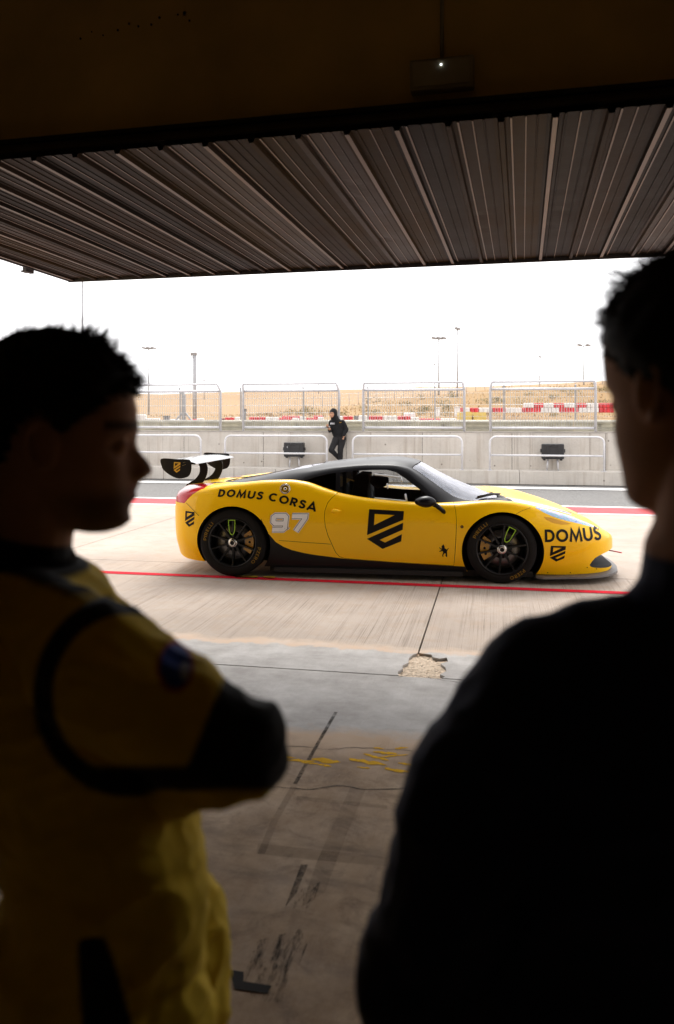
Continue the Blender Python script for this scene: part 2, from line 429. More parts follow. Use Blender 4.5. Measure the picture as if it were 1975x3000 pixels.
for (x0, y0, x1, y1, w) in ((560, 1757, 690, 1762, 9), (655, 1766, 735, 1770, 7), (725, 1765, 792, 1772, 12), (738, 1777, 772, 1781, 6), (700, 1772, 742, 1776, 4), (812, 1765, 902, 1779, 11), (845, 1752, 905, 1768, 7), (868, 1748, 925, 1752, 7), (880, 1760, 950, 1754, 5), (895, 1786, 955, 1795, 10), (925, 1774, 965, 1778, 5), (868, 1738, 895, 1741, 5), (830, 1783, 862, 1786, 4), (918, 1740, 950, 1738, 5)):
    top, bot = [], []
    for k in range(9):
        t = k / 8; e = math.sin(math.pi * min(1, max(.06, t))) ** .5; x = x0 + (x1 - x0) * t; y = y0 + (y1 - y0) * t
        top.append((x, y - w / 2 * e * rq.uniform(.35, 1.2))); bot.append((x, y + w / 2 * e * rq.uniform(.35, 1.2)))
    pitsheet('yellow_paint_scrap', dpoly(top + bot[::-1]), .0013, M_YELP, gfl)
pitsheet('yellow_line', dpoly([(545, 1338), (600, 1339), (598, 1345), (545, 1343)]), .004, mat('bright_yellow_paint', (.7, .5, .02), .6), apron)
pitsheet('yellow_line', dpoly([(612, 1340), (640, 1341), (638, 1346), (612, 1345)]), .004, MATS['bright_yellow_paint'], apron)
pitsheet('rubber_scuff', dpoly([(585, 2190), (700, 2160), (715, 2195), (660, 2330), (560, 2330)]), .0011, M_SCUFF, gfl)
pitsheet('rubber_scuff', dpoly([(700, 2010), (716, 2010), (690, 2075), (662, 2110)]), .0012, M_TAR, gfl)
pitsheet('rubber_scuff', dpoly([(690, 2070), (745, 2050), (725, 2110), (680, 2115)]), .0010, M_SCUFF, gfl)
pitsheet('black_tape', dpoly([(535, 2255), (567, 2260), (566, 2282), (632, 2292), (622, 2310), (545, 2300)]), .0020, mat('black_tape', (.030, .027, .025), .85, spec=.1), gfl)
def crack(pts, w, parent, z=.0011):
    pts = catmull(pts, 7); pts = [(x + random.uniform(-1.2, 1.2), y + random.uniform(-.7, .7)) for x, y in pts]
    g = [gnd(*p) for p in pts]; bm = bmnew(); L = []
    for i, (u, v) in enumerate(g):
        ww = w * random.uniform(.4, 1.3) / 2
        L.append((bm.verts.new((u, v + ww, z)), bm.verts.new((u, v - ww, z))))
    for a, b in zip(L, L[1:]): bm.faces.new((a[1], b[1], b[0], a[0]))
    obj('crack', bm, M_GAP, parent)
crack([(560, 1829), (650, 1830), (720, 1835), (790, 1826), (850, 1835), (960, 1832)], .007, gfl)
crack([(560, 1738), (690, 1735), (760, 1742), (830, 1738), (960, 1745)], .004, gfl)
crack([(925, 1574), (960, 1570), (1010, 1578), (1090, 1590)], .006, gfl, .0015)

# ------------------------------------------------------------------ garage
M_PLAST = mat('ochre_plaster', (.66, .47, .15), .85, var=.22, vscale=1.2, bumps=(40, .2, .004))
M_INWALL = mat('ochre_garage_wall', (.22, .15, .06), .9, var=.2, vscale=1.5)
M_BEAM = mat('brown_steel_beam', (.12, .095, .07), .6, .2, var=.3)
M_FLATBLK = mat('flat_black', (.015, .014, .014), .8)
M_OUT = mat('outer_render', (.45, .42, .38), .9)
garage = bld(empty('garage')); tag(garage, 'dark pit garage with ochre inner wall above the raised door', 'garage')
WV = 4.2
fw = bmnew()
box(fw, -4.35, 2.35, WV, WV + .3, 3.205, 4.7)
obj('lintel_wall', fw, M_PLAST, garage)
for a, b in ((-6.2, -4.352), (2.352, 4.0)): obj('door_jamb', bx(a, b, WV, WV + .3, .002, 4.7), M_PLAST, garage)
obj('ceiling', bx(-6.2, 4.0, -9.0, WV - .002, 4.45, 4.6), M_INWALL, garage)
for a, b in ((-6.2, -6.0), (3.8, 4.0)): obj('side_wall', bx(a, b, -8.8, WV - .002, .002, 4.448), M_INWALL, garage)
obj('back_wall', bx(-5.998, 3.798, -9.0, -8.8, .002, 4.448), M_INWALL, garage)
obj('parapet', bx(-12, 9, WV + .302, WV + .5, 3.30, 6.2), M_OUT, garage)
obj('door_head', bx(-4.35, 2.35, WV - .10, WV + .25, 3.095, 3.195), M_BEAM, garage)
obj('door_head_dark_strip', bx(-4.35, 2.35, WV - .13, WV - .102, 3.178, 3.203), M_FLATBLK, garage)  # thin black strips along the top and bottom edges of the beam
obj('door_head_dark_strip', bx(-4.35, 2.35, WV - .13, WV - .102, 3.083, 3.108), M_FLATBLK, garage)
for i in range(11):
    fx = bmnew()
    u = -2.35 + i * .072 + random.uniform(-.05, .05); z = 3.80 + random.uniform(-.02, .04) + i * .004
    bmesh.ops.create_uvsphere(fx, u_segments=8, v_segments=6, radius=random.uniform(.004, .009), matrix=Matrix.Translation((u, WV - .002, z)))
    obj('wall_plug', fx, M_FLATBLK, garage)
# emergency light and its conduit
M_EML = mat('emergency_lamp_case', (.30, .255, .16), .35, var=.1, coat=.4)
em = bld(empty('emergency_light')); tag(em, 'small box-shaped emergency lamp on the wall above the door', 'emergency light')
obj('housing', bx(-.415, -.088, WV - .075, WV - .001, 3.285, 3.445, bev=.008), M_EML, em)
obj('diffuser', bx(-.40, -.103, WV - .083, WV - .0755, 3.30, 3.43, bev=.003), mat('milky_diffuser', (.34, .29, .19), .15, coat=.6), em)
ml, ntl, bl, _ = base_mat('lit_led'); bl.inputs['Emission Color'].default_value = (.8, .9, 1, 1); bl.inputs['Emission Strength'].default_value = 4
led = bmnew(); bmesh.ops.create_uvsphere(led, u_segments=12, v_segments=8, radius=.0042, matrix=Matrix.Translation((-.252, WV - .087, 3.402)))
obj('indicator_led', led, ml, em)
cd = bld(obj('conduit', tb([(-.255, WV - .012, 3.446), (-.255, WV - .012, 4.44)], .010, 10), M_EML)); tag(cd, 'thin conduit running up the wall from the emergency lamp', 'conduit')

# ------------------------------------------------------------------ raised overhead door of profiled sheet
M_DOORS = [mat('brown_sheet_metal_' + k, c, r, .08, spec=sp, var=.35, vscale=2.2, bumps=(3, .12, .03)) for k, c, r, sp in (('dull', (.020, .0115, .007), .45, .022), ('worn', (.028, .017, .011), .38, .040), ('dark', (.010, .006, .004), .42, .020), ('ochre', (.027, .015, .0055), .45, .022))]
M_RIB = mat('painted_rib_highlight', (.115, .078, .058), .35, .15, spec=.15, var=.4, vscale=1.5)  # lighter brown on rib faces: bright light lines painted into the colour
M_DOORE = mat('door_edge_trim', (.03, .025, .03), .5, .2)
door = bld(empty('overhead_door')); tag(door, 'raised overhead garage door of ribbed brown sheet metal', 'garage door')
DV0, DV1, DZ = 3.98, 7.30, 3.055
PW = .2555
prof = [(0, 0), (.018, 0), (.026, -.022), (.050, -.022), (.058, 0), (.078, 0), (.081, -.006), (.090, -.006), (.093, 0), (.150, 0), (.153, -.005), (.159, -.005), (.162, 0), (.205, 0), (.208, -.004), (.213, -.004), (.216, 0), (PW - .001, 0)]
def plank_mesh(dent, seed):
    bm = bmnew(); nv = 26; rows = []; rnd = random.Random(seed)
    ds = [(rnd.uniform(.06, .2), rnd.uniform(4.6, 7.0), rnd.uniform(.03, .07), rnd.uniform(.004, .010)) for _ in range(dent)]
    tilt = rnd.uniform(-.004, .004)
    for k in range(nv + 1):
        v = DV0 + (DV1 - DV0) * k / nv; row = []
        for (u, dz) in prof:
            z = DZ + dz + tilt * math.sin((v - DV0) / (DV1 - DV0) * math.pi) - (v - DV0) * .011
            for (du, dv, r, a) in ds: z += a * math.exp(-((u - du) ** 2 + ((v - dv) * .8) ** 2) / r ** 2)
            row.append(bm.verts.new((u, v, z)))
        rows.append(row)
    for a, b in zip(rows, rows[1:]):
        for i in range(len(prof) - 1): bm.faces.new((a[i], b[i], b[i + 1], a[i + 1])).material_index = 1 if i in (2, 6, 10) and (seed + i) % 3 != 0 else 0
    # upper skin
    A = [bm.verts.new((u, v, DZ + .03 - (v - DV0) * .011)) for u, v in ((0, DV0), (PW - .001, DV0), (PW - .001, DV1), (0, DV1))]
    bm.faces.new(A)
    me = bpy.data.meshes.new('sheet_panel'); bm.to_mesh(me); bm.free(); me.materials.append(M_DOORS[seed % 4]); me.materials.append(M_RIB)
    return me
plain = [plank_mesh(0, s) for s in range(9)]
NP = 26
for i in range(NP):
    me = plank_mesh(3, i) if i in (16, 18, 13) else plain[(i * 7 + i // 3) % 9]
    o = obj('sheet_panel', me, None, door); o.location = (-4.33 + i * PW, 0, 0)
z1 = DZ - (DV1 - DV0) * .011
obj('backing_sheet', pz([(DV0 + .02, DZ + .034), (DV1 - .005, DZ + .034 - (DV1 - DV0) * .011), (DV1 - .005, DZ + .046 - (DV1 - DV0) * .011), (DV0 + .02, DZ + .046)], -4.33, -4.33 + NP * PW, 'yz'), M_DOORE, door)
obj('front_edge_trim', bx(-4.345, -4.33 + NP * PW + .015, DV1 + .001, DV1 + .022, z1 - .032, z1 + .05), M_DOORE, door)
for a in (-4.352, -4.33 + NP * PW + .001):
    bm = bmnew(); pr = [(DV0, DZ - .024), (DV1, z1 - .024), (DV1, z1 + .05), (DV0, DZ + .05)]
    prism(bm, pr, a, a + .02, 'yz'); obj('side_edge_trim', bm, M_DOORE, door)
obj('hinge_bracket', bx(-4.40, -4.355, 6.62, 6.74, 2.97, 3.06, bev=.006), M_DOORE, door)
obj('hinge_bracket', bx(-4.43, -4.405, 6.64, 6.72, 2.975, 2.99), M_DOORE, door)

# ------------------------------------------------------------------ pit wall with its ledge
pw = pit(empty('pit_wall')); tag(pw, 'long pale concrete pit wall with a low step at its foot', 'wall')
LV, WVf, WT, LZ = 20.02, 20.66, 1.255, .325
u = -26.0; k = 0
while u < 14:
    w = 2.27 if k % 5 else 2.0
    obj('wall_panel', bx(u + .006, u + w - .006, WVf, WVf + .32, .0, WT), M_WALLC, pw)
    u += w; k += 1
obj('wall_core', bx(-26, 14, WVf + .012, WVf + .30, 0, WT - .012), M_GAP, pw)
u = -27.3; k = 0
while u < 14:
    w = 3.1
    obj('step_block', bx(u + .005, u + w - .005, LV, WVf - .002, .0, LZ, bev=.006), M_WALLC, pw); u += w
obj('wall_coping', bx(-26, 14, WVf - .012, WVf + .34, WT + .001, WT + .03), mat('coping_grey', (.36, .33, .30), .9, var=.25, vscale=3), pw)

# lower hoops on the step
def hoop(u0, u1, label, left=True, right=True):
    t = pit(empty('tube_railing')); tag(t, label, 'railing', 'tube railings on the step of the pit wall')
    v = 20.16; zt = 1.165; zb = LZ; r = .16
    pts = [(u0, v, zb)] + [(u0, v, zt - r)]
    pts += [(u0 + r - r * math.cos(a), v, zt - r + r * math.sin(a)) for a in [R_(x) for x in (18, 36, 54, 72)]]
    pts += [(u0 + r, v, zt), (u1 - r, v, zt)]
    pts += [(u1 - r + r * math.sin(a), v, zt - r + r * math.cos(a)) for a in [R_(x) for x in (18, 36, 54, 72)]]
    pts += [(u1, v, zt - r), (u1, v, zb)]
    obj('hoop', tb(pts, .026, 10), M_RAILW, t)
    obj('middle_bar', tb([(u0 + .027, v, .705), (u1 - .027, v, .705)], .024, 8), M_RAILW, t)
    for x in (u0, u1):
        obj('foot_plate', bx(x - .06, x + .06, v - .06, v + .06, LZ + .001, LZ + .012), M_GALV, t)
hoop(-10.45, -7.70, 'low tube railing farthest left, beside the face of the yellow-suited man')
hoop(-7.02, -4.26, 'low tube railing in front of the black case left of the leaning man')
hoop(-3.58, -.80, 'low tube railing right of the leaning man, above the car roof')
hoop(-.12, 2.60, 'low tube railing in front of the black case at the right')
# upper fence frames
M_WIRE = mat('wire_mesh_steel', (.50, .49, .48), .5, .4)
def frame(u0, u1, label):
    t = pit(empty('mesh_fence_panel')); tag(t, label, 'fence panel', 'mesh fence panels along the top of the pit wall')
    v = WVf + .10; z0 = WT + .03
    for x, s in ((u0, 1), (u1, -1)):
        obj('post', tb([(x, v, z0), (x, v, 2.36), (x + s * .035, v - .16, 2.54)], .034, 8), M_GALV, t)
    obj('top_bar', tb([(u0 + .035, v - .16, 2.545), (u1 - .035, v - .16, 2.545)], .028, 8), M_GALV, t)
    obj('upper_bar', tb([(u0 + .036, v, 2.365), (u1 - .036, v, 2.365)], .032, 8), M_GALV, t)
    obj('lower_bar', tb([(u0 + .036, v, 1.375), (u1 - .036, v, 1.375)], .03, 8), M_GALV, t)
    bm = bmnew(); n = int((u1 - u0) / .062)
    for i in range(1, n):
        x = u0 + (u1 - u0) * i / n
        tube(bm, [(x, v + .01, 1.38), (x, v + .01, 2.36)], .0055, 4, cap=False)
    for i in range(1, 5):
        z = 1.38 + i * .196
        tube(bm, [(u0 + .03, v + .015, z), (u1 - .03, v + .015, z)], .0055, 4, cap=False)
    m_ = obj('wire_mesh', bm, M_WIRE, t); tag(m_, kind='stuff')
frame(-10.0, -7.36, 'mesh fence panel farthest left on the pit wall, behind the face in profile')
frame(-6.71, -4.06, 'mesh fence panel on the wall just left of the leaning man')
frame(-3.40, -.77, 'mesh fence panel on the wall just right of the leaning man')
frame(-.11, 2.47, 'mesh fence panel farthest right on the pit wall')
# guard rail behind the wall
gr = pit(empty('guard_rail')); tag(gr, 'pale steel guard rail running behind the top of the pit wall', 'guard rail')
def wbeam(zc, u0, u1):
    pr = [(-.16, .0), (-.145, -.03), (-.12, -.075), (-.075, -.075), (-.04, -.02), (-.015, .0), (.015, .0), (.04, -.02), (.075, -.075), (.12, -.075), (.145, -.03), (.16, .0)]
    bm = bmnew(); A = [bm.verts.new((u0, 21.35 + d, zc + z)) for z, d in pr]; B = [bm.verts.new((u1, 21.35 + d, zc + z)) for z, d in pr]
    for i in range(len(pr) - 1): bm.faces.new((A[i], B[i], B[i + 1], A[i + 1]))
    bmesh.ops.solidify(bm, geom=bm.faces[:], thickness=.004)
    return bm
for i in range(10):
    a = -26 + i * 4.0
    for zc in (1.42, 1.085): obj('beam', wbeam(zc, a + .003, a + 3.997), M_ARMCO, gr)
    obj('post', bx(a + .6, a + .68, 21.37, 21.5, 0, 1.55), M_GALV, gr)
# black equipment cases on stands
def case(uc, label):
    t = pit(empty('equipment_case')); tag(t, label, 'case', 'black cases on steel stands by the pit wall')
    w, h, d = .27, .19, .10; z0 = .61; v = 20.42
    obj('shell', bx(uc - w, uc + w, v - d, v - .008, z0, z0 + 2 * h, bev=.025), M_BLACKP, t)
    obj('lid', bx(uc - w, uc + w, v - .004, v + d * .7, z0, z0 + 2 * h, bev=.025), M_BLACKP, t)
    for s in (-1, 1):
        obj('rib', bx(uc + s * .13 - .03, uc + s * .13 + .03, v - d - .012, v - d + .001, z0 + .03, z0 + 2 * h - .03, bev=.004), M_BLACKP, t)
        obj('latch', bx(uc + s * (w + .014) - .015, uc + s * (w + .014) + .015, v - .05, v + .04, z0 + .16, z0 + .25, bev=.006), M_BLACKP, t)
        obj('foot', bx(uc + s * .2 - .03, uc + s * .2 + .03, v - .06, v + .03, z0 - .035, z0 - .001, bev=.005), M_BLACKP, t)
        obj('stand_leg', tb([(uc + s * .135, v, LZ), (uc + s * .115, v, z0 - .001)], .022, 8), M_GALV, t)
    obj('handle', tb([(uc - .07, v - d - .005, z0 + 2 * h - .02), (uc - .07, v - d - .03, z0 + 2 * h - .06), (uc + .07, v - d - .03, z0 + 2 * h - .06), (uc + .07, v - d - .005, z0 + 2 * h - .02)], .008, 6), M_BLACKP, t)
    return t, v - d
c1, vf = case(-5.19, 'black hard case on a stand behind the railing, left, with round white sticker')
st = bmnew(); bmesh.ops.create_circle(st, cap_ends=True, segments=20, radius=.03, matrix=Matrix.Translation((-5.335, vf - .003, .865)) @ Matrix.Rotation(R_(90), 4, 'X'))
obj('sticker', st, mat('white_sticker', (.7, .7, .7), .5), c1)
case(1.41, 'black hard case on a stand behind the railing at the right, no sticker')
# ------------------------------------------------------------------ beyond the wall
def d3(x, y): return ((380 + x / 2.2386) / 1.2604, (1080 + y / 2.2386) / 1.2604)
def d4(x, y): return ((1030 + x / 2.035) / 1.2604, (1080 + y / 2.035) / 1.2604)
wf = pit(empty('wire_fence')); tag(wf, 'tall wire fence on thin grey posts beyond the guard rail', 'fence')
FV = 27.6
for i in range(10):
    x = -16.0 + i * 2.33
    obj('post', tb([(x, FV, -.03), (x, FV, 2.62), (x, FV - .10, 2.75)], .03, 6), mat('grey_post', (.33, .33, .34), .6, .2), wf)
bm = bmnew()
for z in (.9, 1.3, 1.7, 2.1, 2.5): tube(bm, [(-17, FV + .03, z), (6, FV + .03, z)], .004, 4, cap=False)
x = -17.0
while x < 6:
    tube(bm, [(x, FV + .03, .3), (x, FV + .03, 2.5)], .0025, 3, cap=False); x += .155
tag(obj('wire_mesh', bm, M_WIRE, wf), kind='stuff')
p = to_uv(*at(*d3(355, 300), 30)[:2])
bp = pit(empty('braced_post')); tag(bp, 'stout grey fence post with two diagonal braces, behind the left fence panels', 'post')
obj('mast', tb([(p[0], p[1], -.03), (p[0], p[1], 2.5), (p[0] - .03, p[1] - .08, 2.62)], .07, 10), MATS['grey_post'], bp)
for s in (-1, 1): obj('brace', tb([(p[0] + s * .06, p[1], 1.85), (p[0] + s * .95, p[1], .85)], .035, 8), MATS['grey_post'], bp)

# red and white barrier blocks
M_BRED = mat('red_barrier_plastic', (.58, .035, .045), .55, var=.25, vscale=2); M_BWHT = mat('white_barrier_plastic', (.72, .70, .68), .55, var=.12, vscale=2)
M_BDK = mat('dark_barrier_plastic', (.20, .02, .025), .6, var=.2, vscale=2)
def block(x0, x1, y0, y1, Z, conv, m, label, group, depth=.55, bottom=None):
    a = conv(x0, y0); b = conv(x1, y1)
    A = at(*a, Z); B = at(*b, Z)
    w = B.x - A.x; z1 = A.z; z0 = B.z if bottom is None else bottom
    n = max(1, round(w / .36))
    t = empty('barrier_block', ((A.x + B.x) / 2, Z, z0)); tag(t, label, 'barrier', group)
    for i in range(n):
        c = -w / 2 + (i + .5) * w / n
        obj('segment', bx(c - w / n * .48, c + w / n * .48, -depth / 2, depth / 2, 0, z1 - z0, bev=min(.06, w / n * .2)), m, t)
R_M, W_M = (M_BRED, 'red'), (M_BWHT, 'white')
rowA = [(645, 665, 'r'), (667, 703, 'w'), (705, 755, 'r'), (757, 835, 'w'), (837, 915, 'r'), (917, 1012, 'w'), (1015, 1123, 'r'), (1125, 1232, 'w'), (1235, 1348, 'r'), (1350, 1470, 'w'), (1473, 1560, 'r')]
rowB = [(1028, 1085, 'w'), (1088, 1142, 'r'), (1143, 1200, 'w'), (1202, 1262, 'r'), (1265, 1330, 'w'), (1332, 1395, 'r'), (1398, 1467, 'w'), (1470, 1560, 'r')]
cn = {'r': 0, 'w': 0}
for x0, x1, c in rowA:
    m, nm = R_M if c == 'r' else W_M
    block(x0, x1, 233, 262, 75, d4, m, '%s %s barrier block from the left in the lower far row' % (ORD[cn[c]], nm), 'far barrier blocks on the bank'); cn[c] += 1
cn = {'r': 0, 'w': 0}
for x0, x1, c in rowB:
    m, nm = R_M if c == 'r' else W_M
    block(x0, x1, 205, 232.5, 75, d4, m, '%s %s barrier block from the left in the upper far row' % (ORD[cn[c]], nm), 'far barrier blocks on the bank'); cn[c] += 1
# nearer row, partly behind the guard rail
rowC = [(d3, 30, 108, 300, 345, 'w'), (d3, 112, 200, 325, 348, 'w'), (d3, 262, 330, 330, 348, 'w'), (d3, 390, 440, 330, 348, 'r'), (d3, 442, 488, 325, 348, 'w'),
        (d3, 590, 626, 325, 346, 'd'), (d3, 628, 686, 320, 346, 'r'), (d3, 690, 726, 318, 346, 'w'), (d3, 785, 890, 317, 346, 'r'), (d3, 893, 978, 318, 346, 'w'), (d3, 982, 1062, 322, 346, 'r'), (d3, 1064, 1112, 322, 346, 'w'),
        (d3, 1115, 1155, 315, 346, 'w'), (d3, 1157, 1228, 322, 346, 'r'), (d3, 1232, 1275, 318, 346, 'w'), (d3, 1345, 1398, 310, 346, 'w'), (d3, 1400, 1466, 310, 346, 'r'),
        (d4, 42, 95, 279, 306, 'w'), (d4, 97, 187, 281, 306, 'r'), (d4, 189, 272, 280, 306, 'w'), (d4, 275, 350, 281, 306, 'r'), (d4, 352, 402, 290, 306, 'w'), (d4, 405, 530, 296, 308, 'r'), (d4, 532, 622, 296, 308, 'w')]
cn = {'r': 0, 'w': 0, 'd': 0}
for cv, x0, x1, y0, y1, c in rowC:
    m, nm = {'r': R_M, 'w': W_M, 'd': (M_BDK, 'dark red')}[c]
    lb = '%s %s barrier block from the left in the near row above the guard rail' % (ORD[cn[c]], nm) if c != 'd' else 'dark red barrier block in the near row, the darkest of them'
    block(x0, x1, y0, y1, 55, cv, m, lb, 'near barrier blocks behind the guard rail', bottom=terrain_z(700, 55) - .03); cn[c] += 1
block(1000, 1120, 309, 321, 56.2, d3, M_BRED, 'long red barrier block lying above the near row, left of the leaning man', 'near barrier blocks behind the guard rail', bottom=terrain_z(700, 56.2) - .03)
block(1205, 1270, 307, 317, 56.2, d3, M_BRED, 'red barrier block peeping over the near row beside the leaning man', 'near barrier blocks behind the guard rail', bottom=terrain_z(700, 56.2) - .03)
block(312, 378, 263, 280, 57, d4, M_BWHT, 'white barrier block standing highest in the near row, right of the man', 'near barrier blocks behind the guard rail', bottom=terrain_z(900, 57) - .03)
# bins and containers
M_BIN = mat('grey_bin_plastic', (.20, .20, .21), .6)
def bin_(conv, x0, x1, y0, label, Z=52):
    A = at(*conv(x0, y0), Z); B = at(*conv(x1, y0), Z); zb = terrain_z(conv(x0, y0)[0], Z) - .03
    w = B.x - A.x
    t = empty('waste_bin', ((A.x + B.x) / 2, Z, zb)); tag(t, label, 'bin', 'grey bins beyond the guard rail'); h = A.z - zb
    bm = bmnew(); lo = [(-w * .40, -w * .3), (w * .40, -w * .3), (w * .40, w * .3), (-w * .40, w * .3)]; hi = [(a * 1.2, b * 1.2) for a, b in lo]
    L = [bm.verts.new((a, b, 0)) for a, b in lo]; H = [bm.verts.new((a, b, h * .9)) for a, b in hi]
    bm.faces.new(L[::-1]); bm.faces.new(H)
    for i in range(4): bm.faces.new((L[i], L[(i + 1) % 4], H[(i + 1) % 4], H[i]))
    obj('tub', bm, M_BIN, t); obj('lid', bx(-w * .52, w * .52, -w * .4, w * .4, h * .9 + .002, h, bev=.02), M_BLACKP, t)
bin_(d3, 224, 262, 308, 'grey bin beyond the guard rail at the left, near the braced post')
bin_(d3, 1470, 1502, 308, 'grey bin beyond the guard rail just right of the leaning man')
bin_(d3, 742, 766, 262, 'tall dark bin behind the fence panel left of the leaning man')
M_SKIP = mat('yellow_container_plastic', (.62, .47, .14), .6)
for x0, x1, y0, lb in ((636, 711, 257, 'left of two pale yellow containers beyond the guard rail'), (719, 796, 260, 'right of two pale yellow containers beyond the guard rail')):
    A = at(*d4(x0, y0), 50); B = at(*d4(x1, y0), 50); zb = terrain_z(1000, 50) - .03; w = B.x - A.x; h = A.z - zb
    t = empty('yellow_container', ((A.x + B.x) / 2, 50, zb)); tag(t, lb, 'container', 'yellow containers beyond the guard rail')
    bm = bmnew(); lo = [(-w * .42, -.4), (w * .42, -.4), (w * .42, .4), (-w * .42, .4)]; hi = [(-w * .49, -.5), (w * .49, -.5), (w * .49, .5), (-w * .49, .5)]
    L = [bm.verts.new((a, b, .05)) for a, b in lo]; H = [bm.verts.new((a, b, h * .82)) for a, b in hi]
    bm.faces.new(L[::-1]); bm.faces.new(H)
    for i in range(4): bm.faces.new((L[i], L[(i + 1) % 4], H[(i + 1) % 4], H[i]))
    obj('tub', bm, M_SKIP, t)
    obj('lid', pz([(-w * .5, h * .82 + .003), (w * .5, h * .82 + .003), (w * .46, h), (-w * .46, h)], -.5, .5), M_SKIP, t)
for x0, x1, y0, y1, lb in ((500, 526, 230, 265, 'white box at the foot of a lamp mast on the bank'), (615, 645, 226, 262, 'white box beside the yellow containers on the bank')):
    A = at(*d4(x0, y0), 72); B = at(*d4(x1, y1), 72)
    t = empty('white_box', ((A.x + B.x) / 2, 72, B.z)); tag(t, lb, 'box'); w = B.x - A.x; h = A.z - B.z
    obj('cabinet', bx(-w / 2, w / 2, -.35, .35, -.3, h - .08, bev=.03), M_BWHT, t); obj('cap', bx(-w / 2 - .04, w / 2 + .04, -.4, .4, h - .077, h, bev=.02), M_BWHT, t)
# lamp masts
M_MAST = mat('mast_steel', (.36, .36, .37), .5, .3); M_LAMP = mat('lamp_head_grey', (.28, .27, .27), .5, .2)
def mast(px, py, Z, heads, label, r=.11):
    B = at(px, py, Z); zb = terrain_z(px, Z) - .3; h = B.z - zb
    t = empty('lamp_mast', (B.x, Z, zb)); tag(t, label, 'lamp mast', 'floodlight masts around the track')
    obj('pole', tb([(0, 0, 0), (0, 0, h * .5), (0, 0, h)], r, 8, rr=[r, r * .8, r * .55]), M_MAST, t)
    if heads != 1: obj('crossbar', bx(-.55, .55, -.05, .05, h - .12, h - .02), M_MAST, t)
    for i in range(heads):
        x = 0 if heads == 1 else -.6 + 1.2 * i / (heads - 1)
        bm = pz([(x - .32, h + .02), (x + .30, h - .10), (x + .34, h + .10), (x - .24, h + .26)], -.28, .28)
        obj('lamp_head', bm, M_LAMP, t)
mast(192, 648, 62, 2, 'tallest floodlight mast, rising above the hair of the man in profile')
mast(346, 810, 105, 3, 'floodlight mast just right of the face in profile')
mast(1020, 787, 98, 3, 'twin-headed floodlight mast left of the tallest one over the right fence')
mast(1063, 765, 92, 1, 'single-headed floodlight mast, tallest above the car roof')
mast(1357, 803, 112, 2, 'floodlight mast beside the head of the man in navy')
mast(1255, 830, 170, 1, 'thin distant floodlight mast above the right fence panel', .10)
mast(1010, 848, 190, 1, 'faint distant floodlight mast just left of the twin-headed one', .10)
mast(741, 865, 210, 1, 'faint distant floodlight mast above the centre of the hill', .10)
mast(475, 885, 200, 1, 'faintest distant floodlight mast at the left, right of the thick camera mast', .10)
B = at(453, 822, 60); zb = terrain_z(453, 60) - .3
t = empty('camera_mast', (B.x, 60, zb)); tag(t, 'thick grey mast with a camera head left of the rear wing', 'mast'); h = B.z - zb
obj('pole', tb([(0, 0, 0), (0, 0, h)], .14, 10), M_MAST, t)
obj('camera_head', bx(-.32, .16, -.15, .15, h - .12, h + .1, bev=.03), M_LAMP, t); obj('bracket', tb([(-.25, 0, h - .12), (-.05, 0, h - .5)], .03, 6), M_MAST, t)
# post-and-wire fence along the bank
pf = empty('field_fence'); tag(pf, 'thin post fence along the top of the dry bank', 'fence')
for i, px in enumerate(range(560, 1560, 21)):
    Z = 96; x = (px - CX) / FPX * Z; z = terrain_z(px, Z)
    obj('post', tb([(x, Z, z - .2), (x, Z, z + 1.5)], .03, 5), MATS['grey_post'], pf)
bm = bmnew()
for dz in (.6, 1.0, 1.4):
    tube(bm, [((px - CX) / FPX * 96, 96, terrain_z(px, 96) + dz) for px in range(560, 1560, 21)], .008, 3, cap=False)
tag(obj('wire', bm, M_WIRE, pf), kind='stuff')
# scrub and dry tufts on the bank
def leaf_cloud(bm, c, rx, rz, n, s, rnd, mi):
    for _ in range(n):
        while True:
            v = Vector((rnd.uniform(-1, 1), rnd.uniform(-1, 1), rnd.uniform(-.6, 1)))
            if v.length < 1: break
        p = c + Vector((v.x * rx, v.y * rx, v.z * rz)); d = Vector((rnd.gauss(0, 1), rnd.gauss(0, 1), rnd.gauss(0, 1))).normalized() * s * rnd.uniform(.5, 1.2)
        e = d.orthogonal().normalized() * s * .45
        f = bm.faces.new([bm.verts.new(p - d), bm.verts.new(p + e), bm.verts.new(p + d), bm.verts.new(p - e)]); f.material_index = mi
rnd = random.Random(3); bm = bmnew()
for _ in range(90):
    px = rnd.uniform(620, 1560); Z = rnd.uniform(79, 97)
    if rnd.random() > (px - 520) / 800: continue
    x = (px - CX) / FPX * Z; z = terrain_z(px, Z); r = rnd.uniform(.25, .9)
    leaf_cloud(bm, Vector((x, Z, z + r * .25)), r * 1.3, r * .6, int(70 * r + 20), .11, rnd, rnd.choice((0, 0, 1)))
tag(obj('scrub', bm, [mat('scrub_leaf', (.12, .105, .035), .8, var=.4, vscale=.7), mat('dry_scrub_leaf', (.24, .18, .06), .8, var=.3, vscale=.7)]), 'low green scrub scattered over the dry bank', 'scrub', kind='stuff')
bm = bmnew()
for _ in range(2500):
    px = rnd.uniform(300, 1600); Z = rnd.uniform(76, 97); x = (px - CX) / FPX * Z; z = terrain_z(px, Z) - .03
    h = rnd.uniform(.08, .28); a = rnd.uniform(-.12, .12)
    f = bm.faces.new([bm.verts.new((x - .05, Z, z)), bm.verts.new((x + .05, Z + .03, z)), bm.verts.new((x + a, Z, z + h))]); f.material_index = rnd.choice((0, 1))
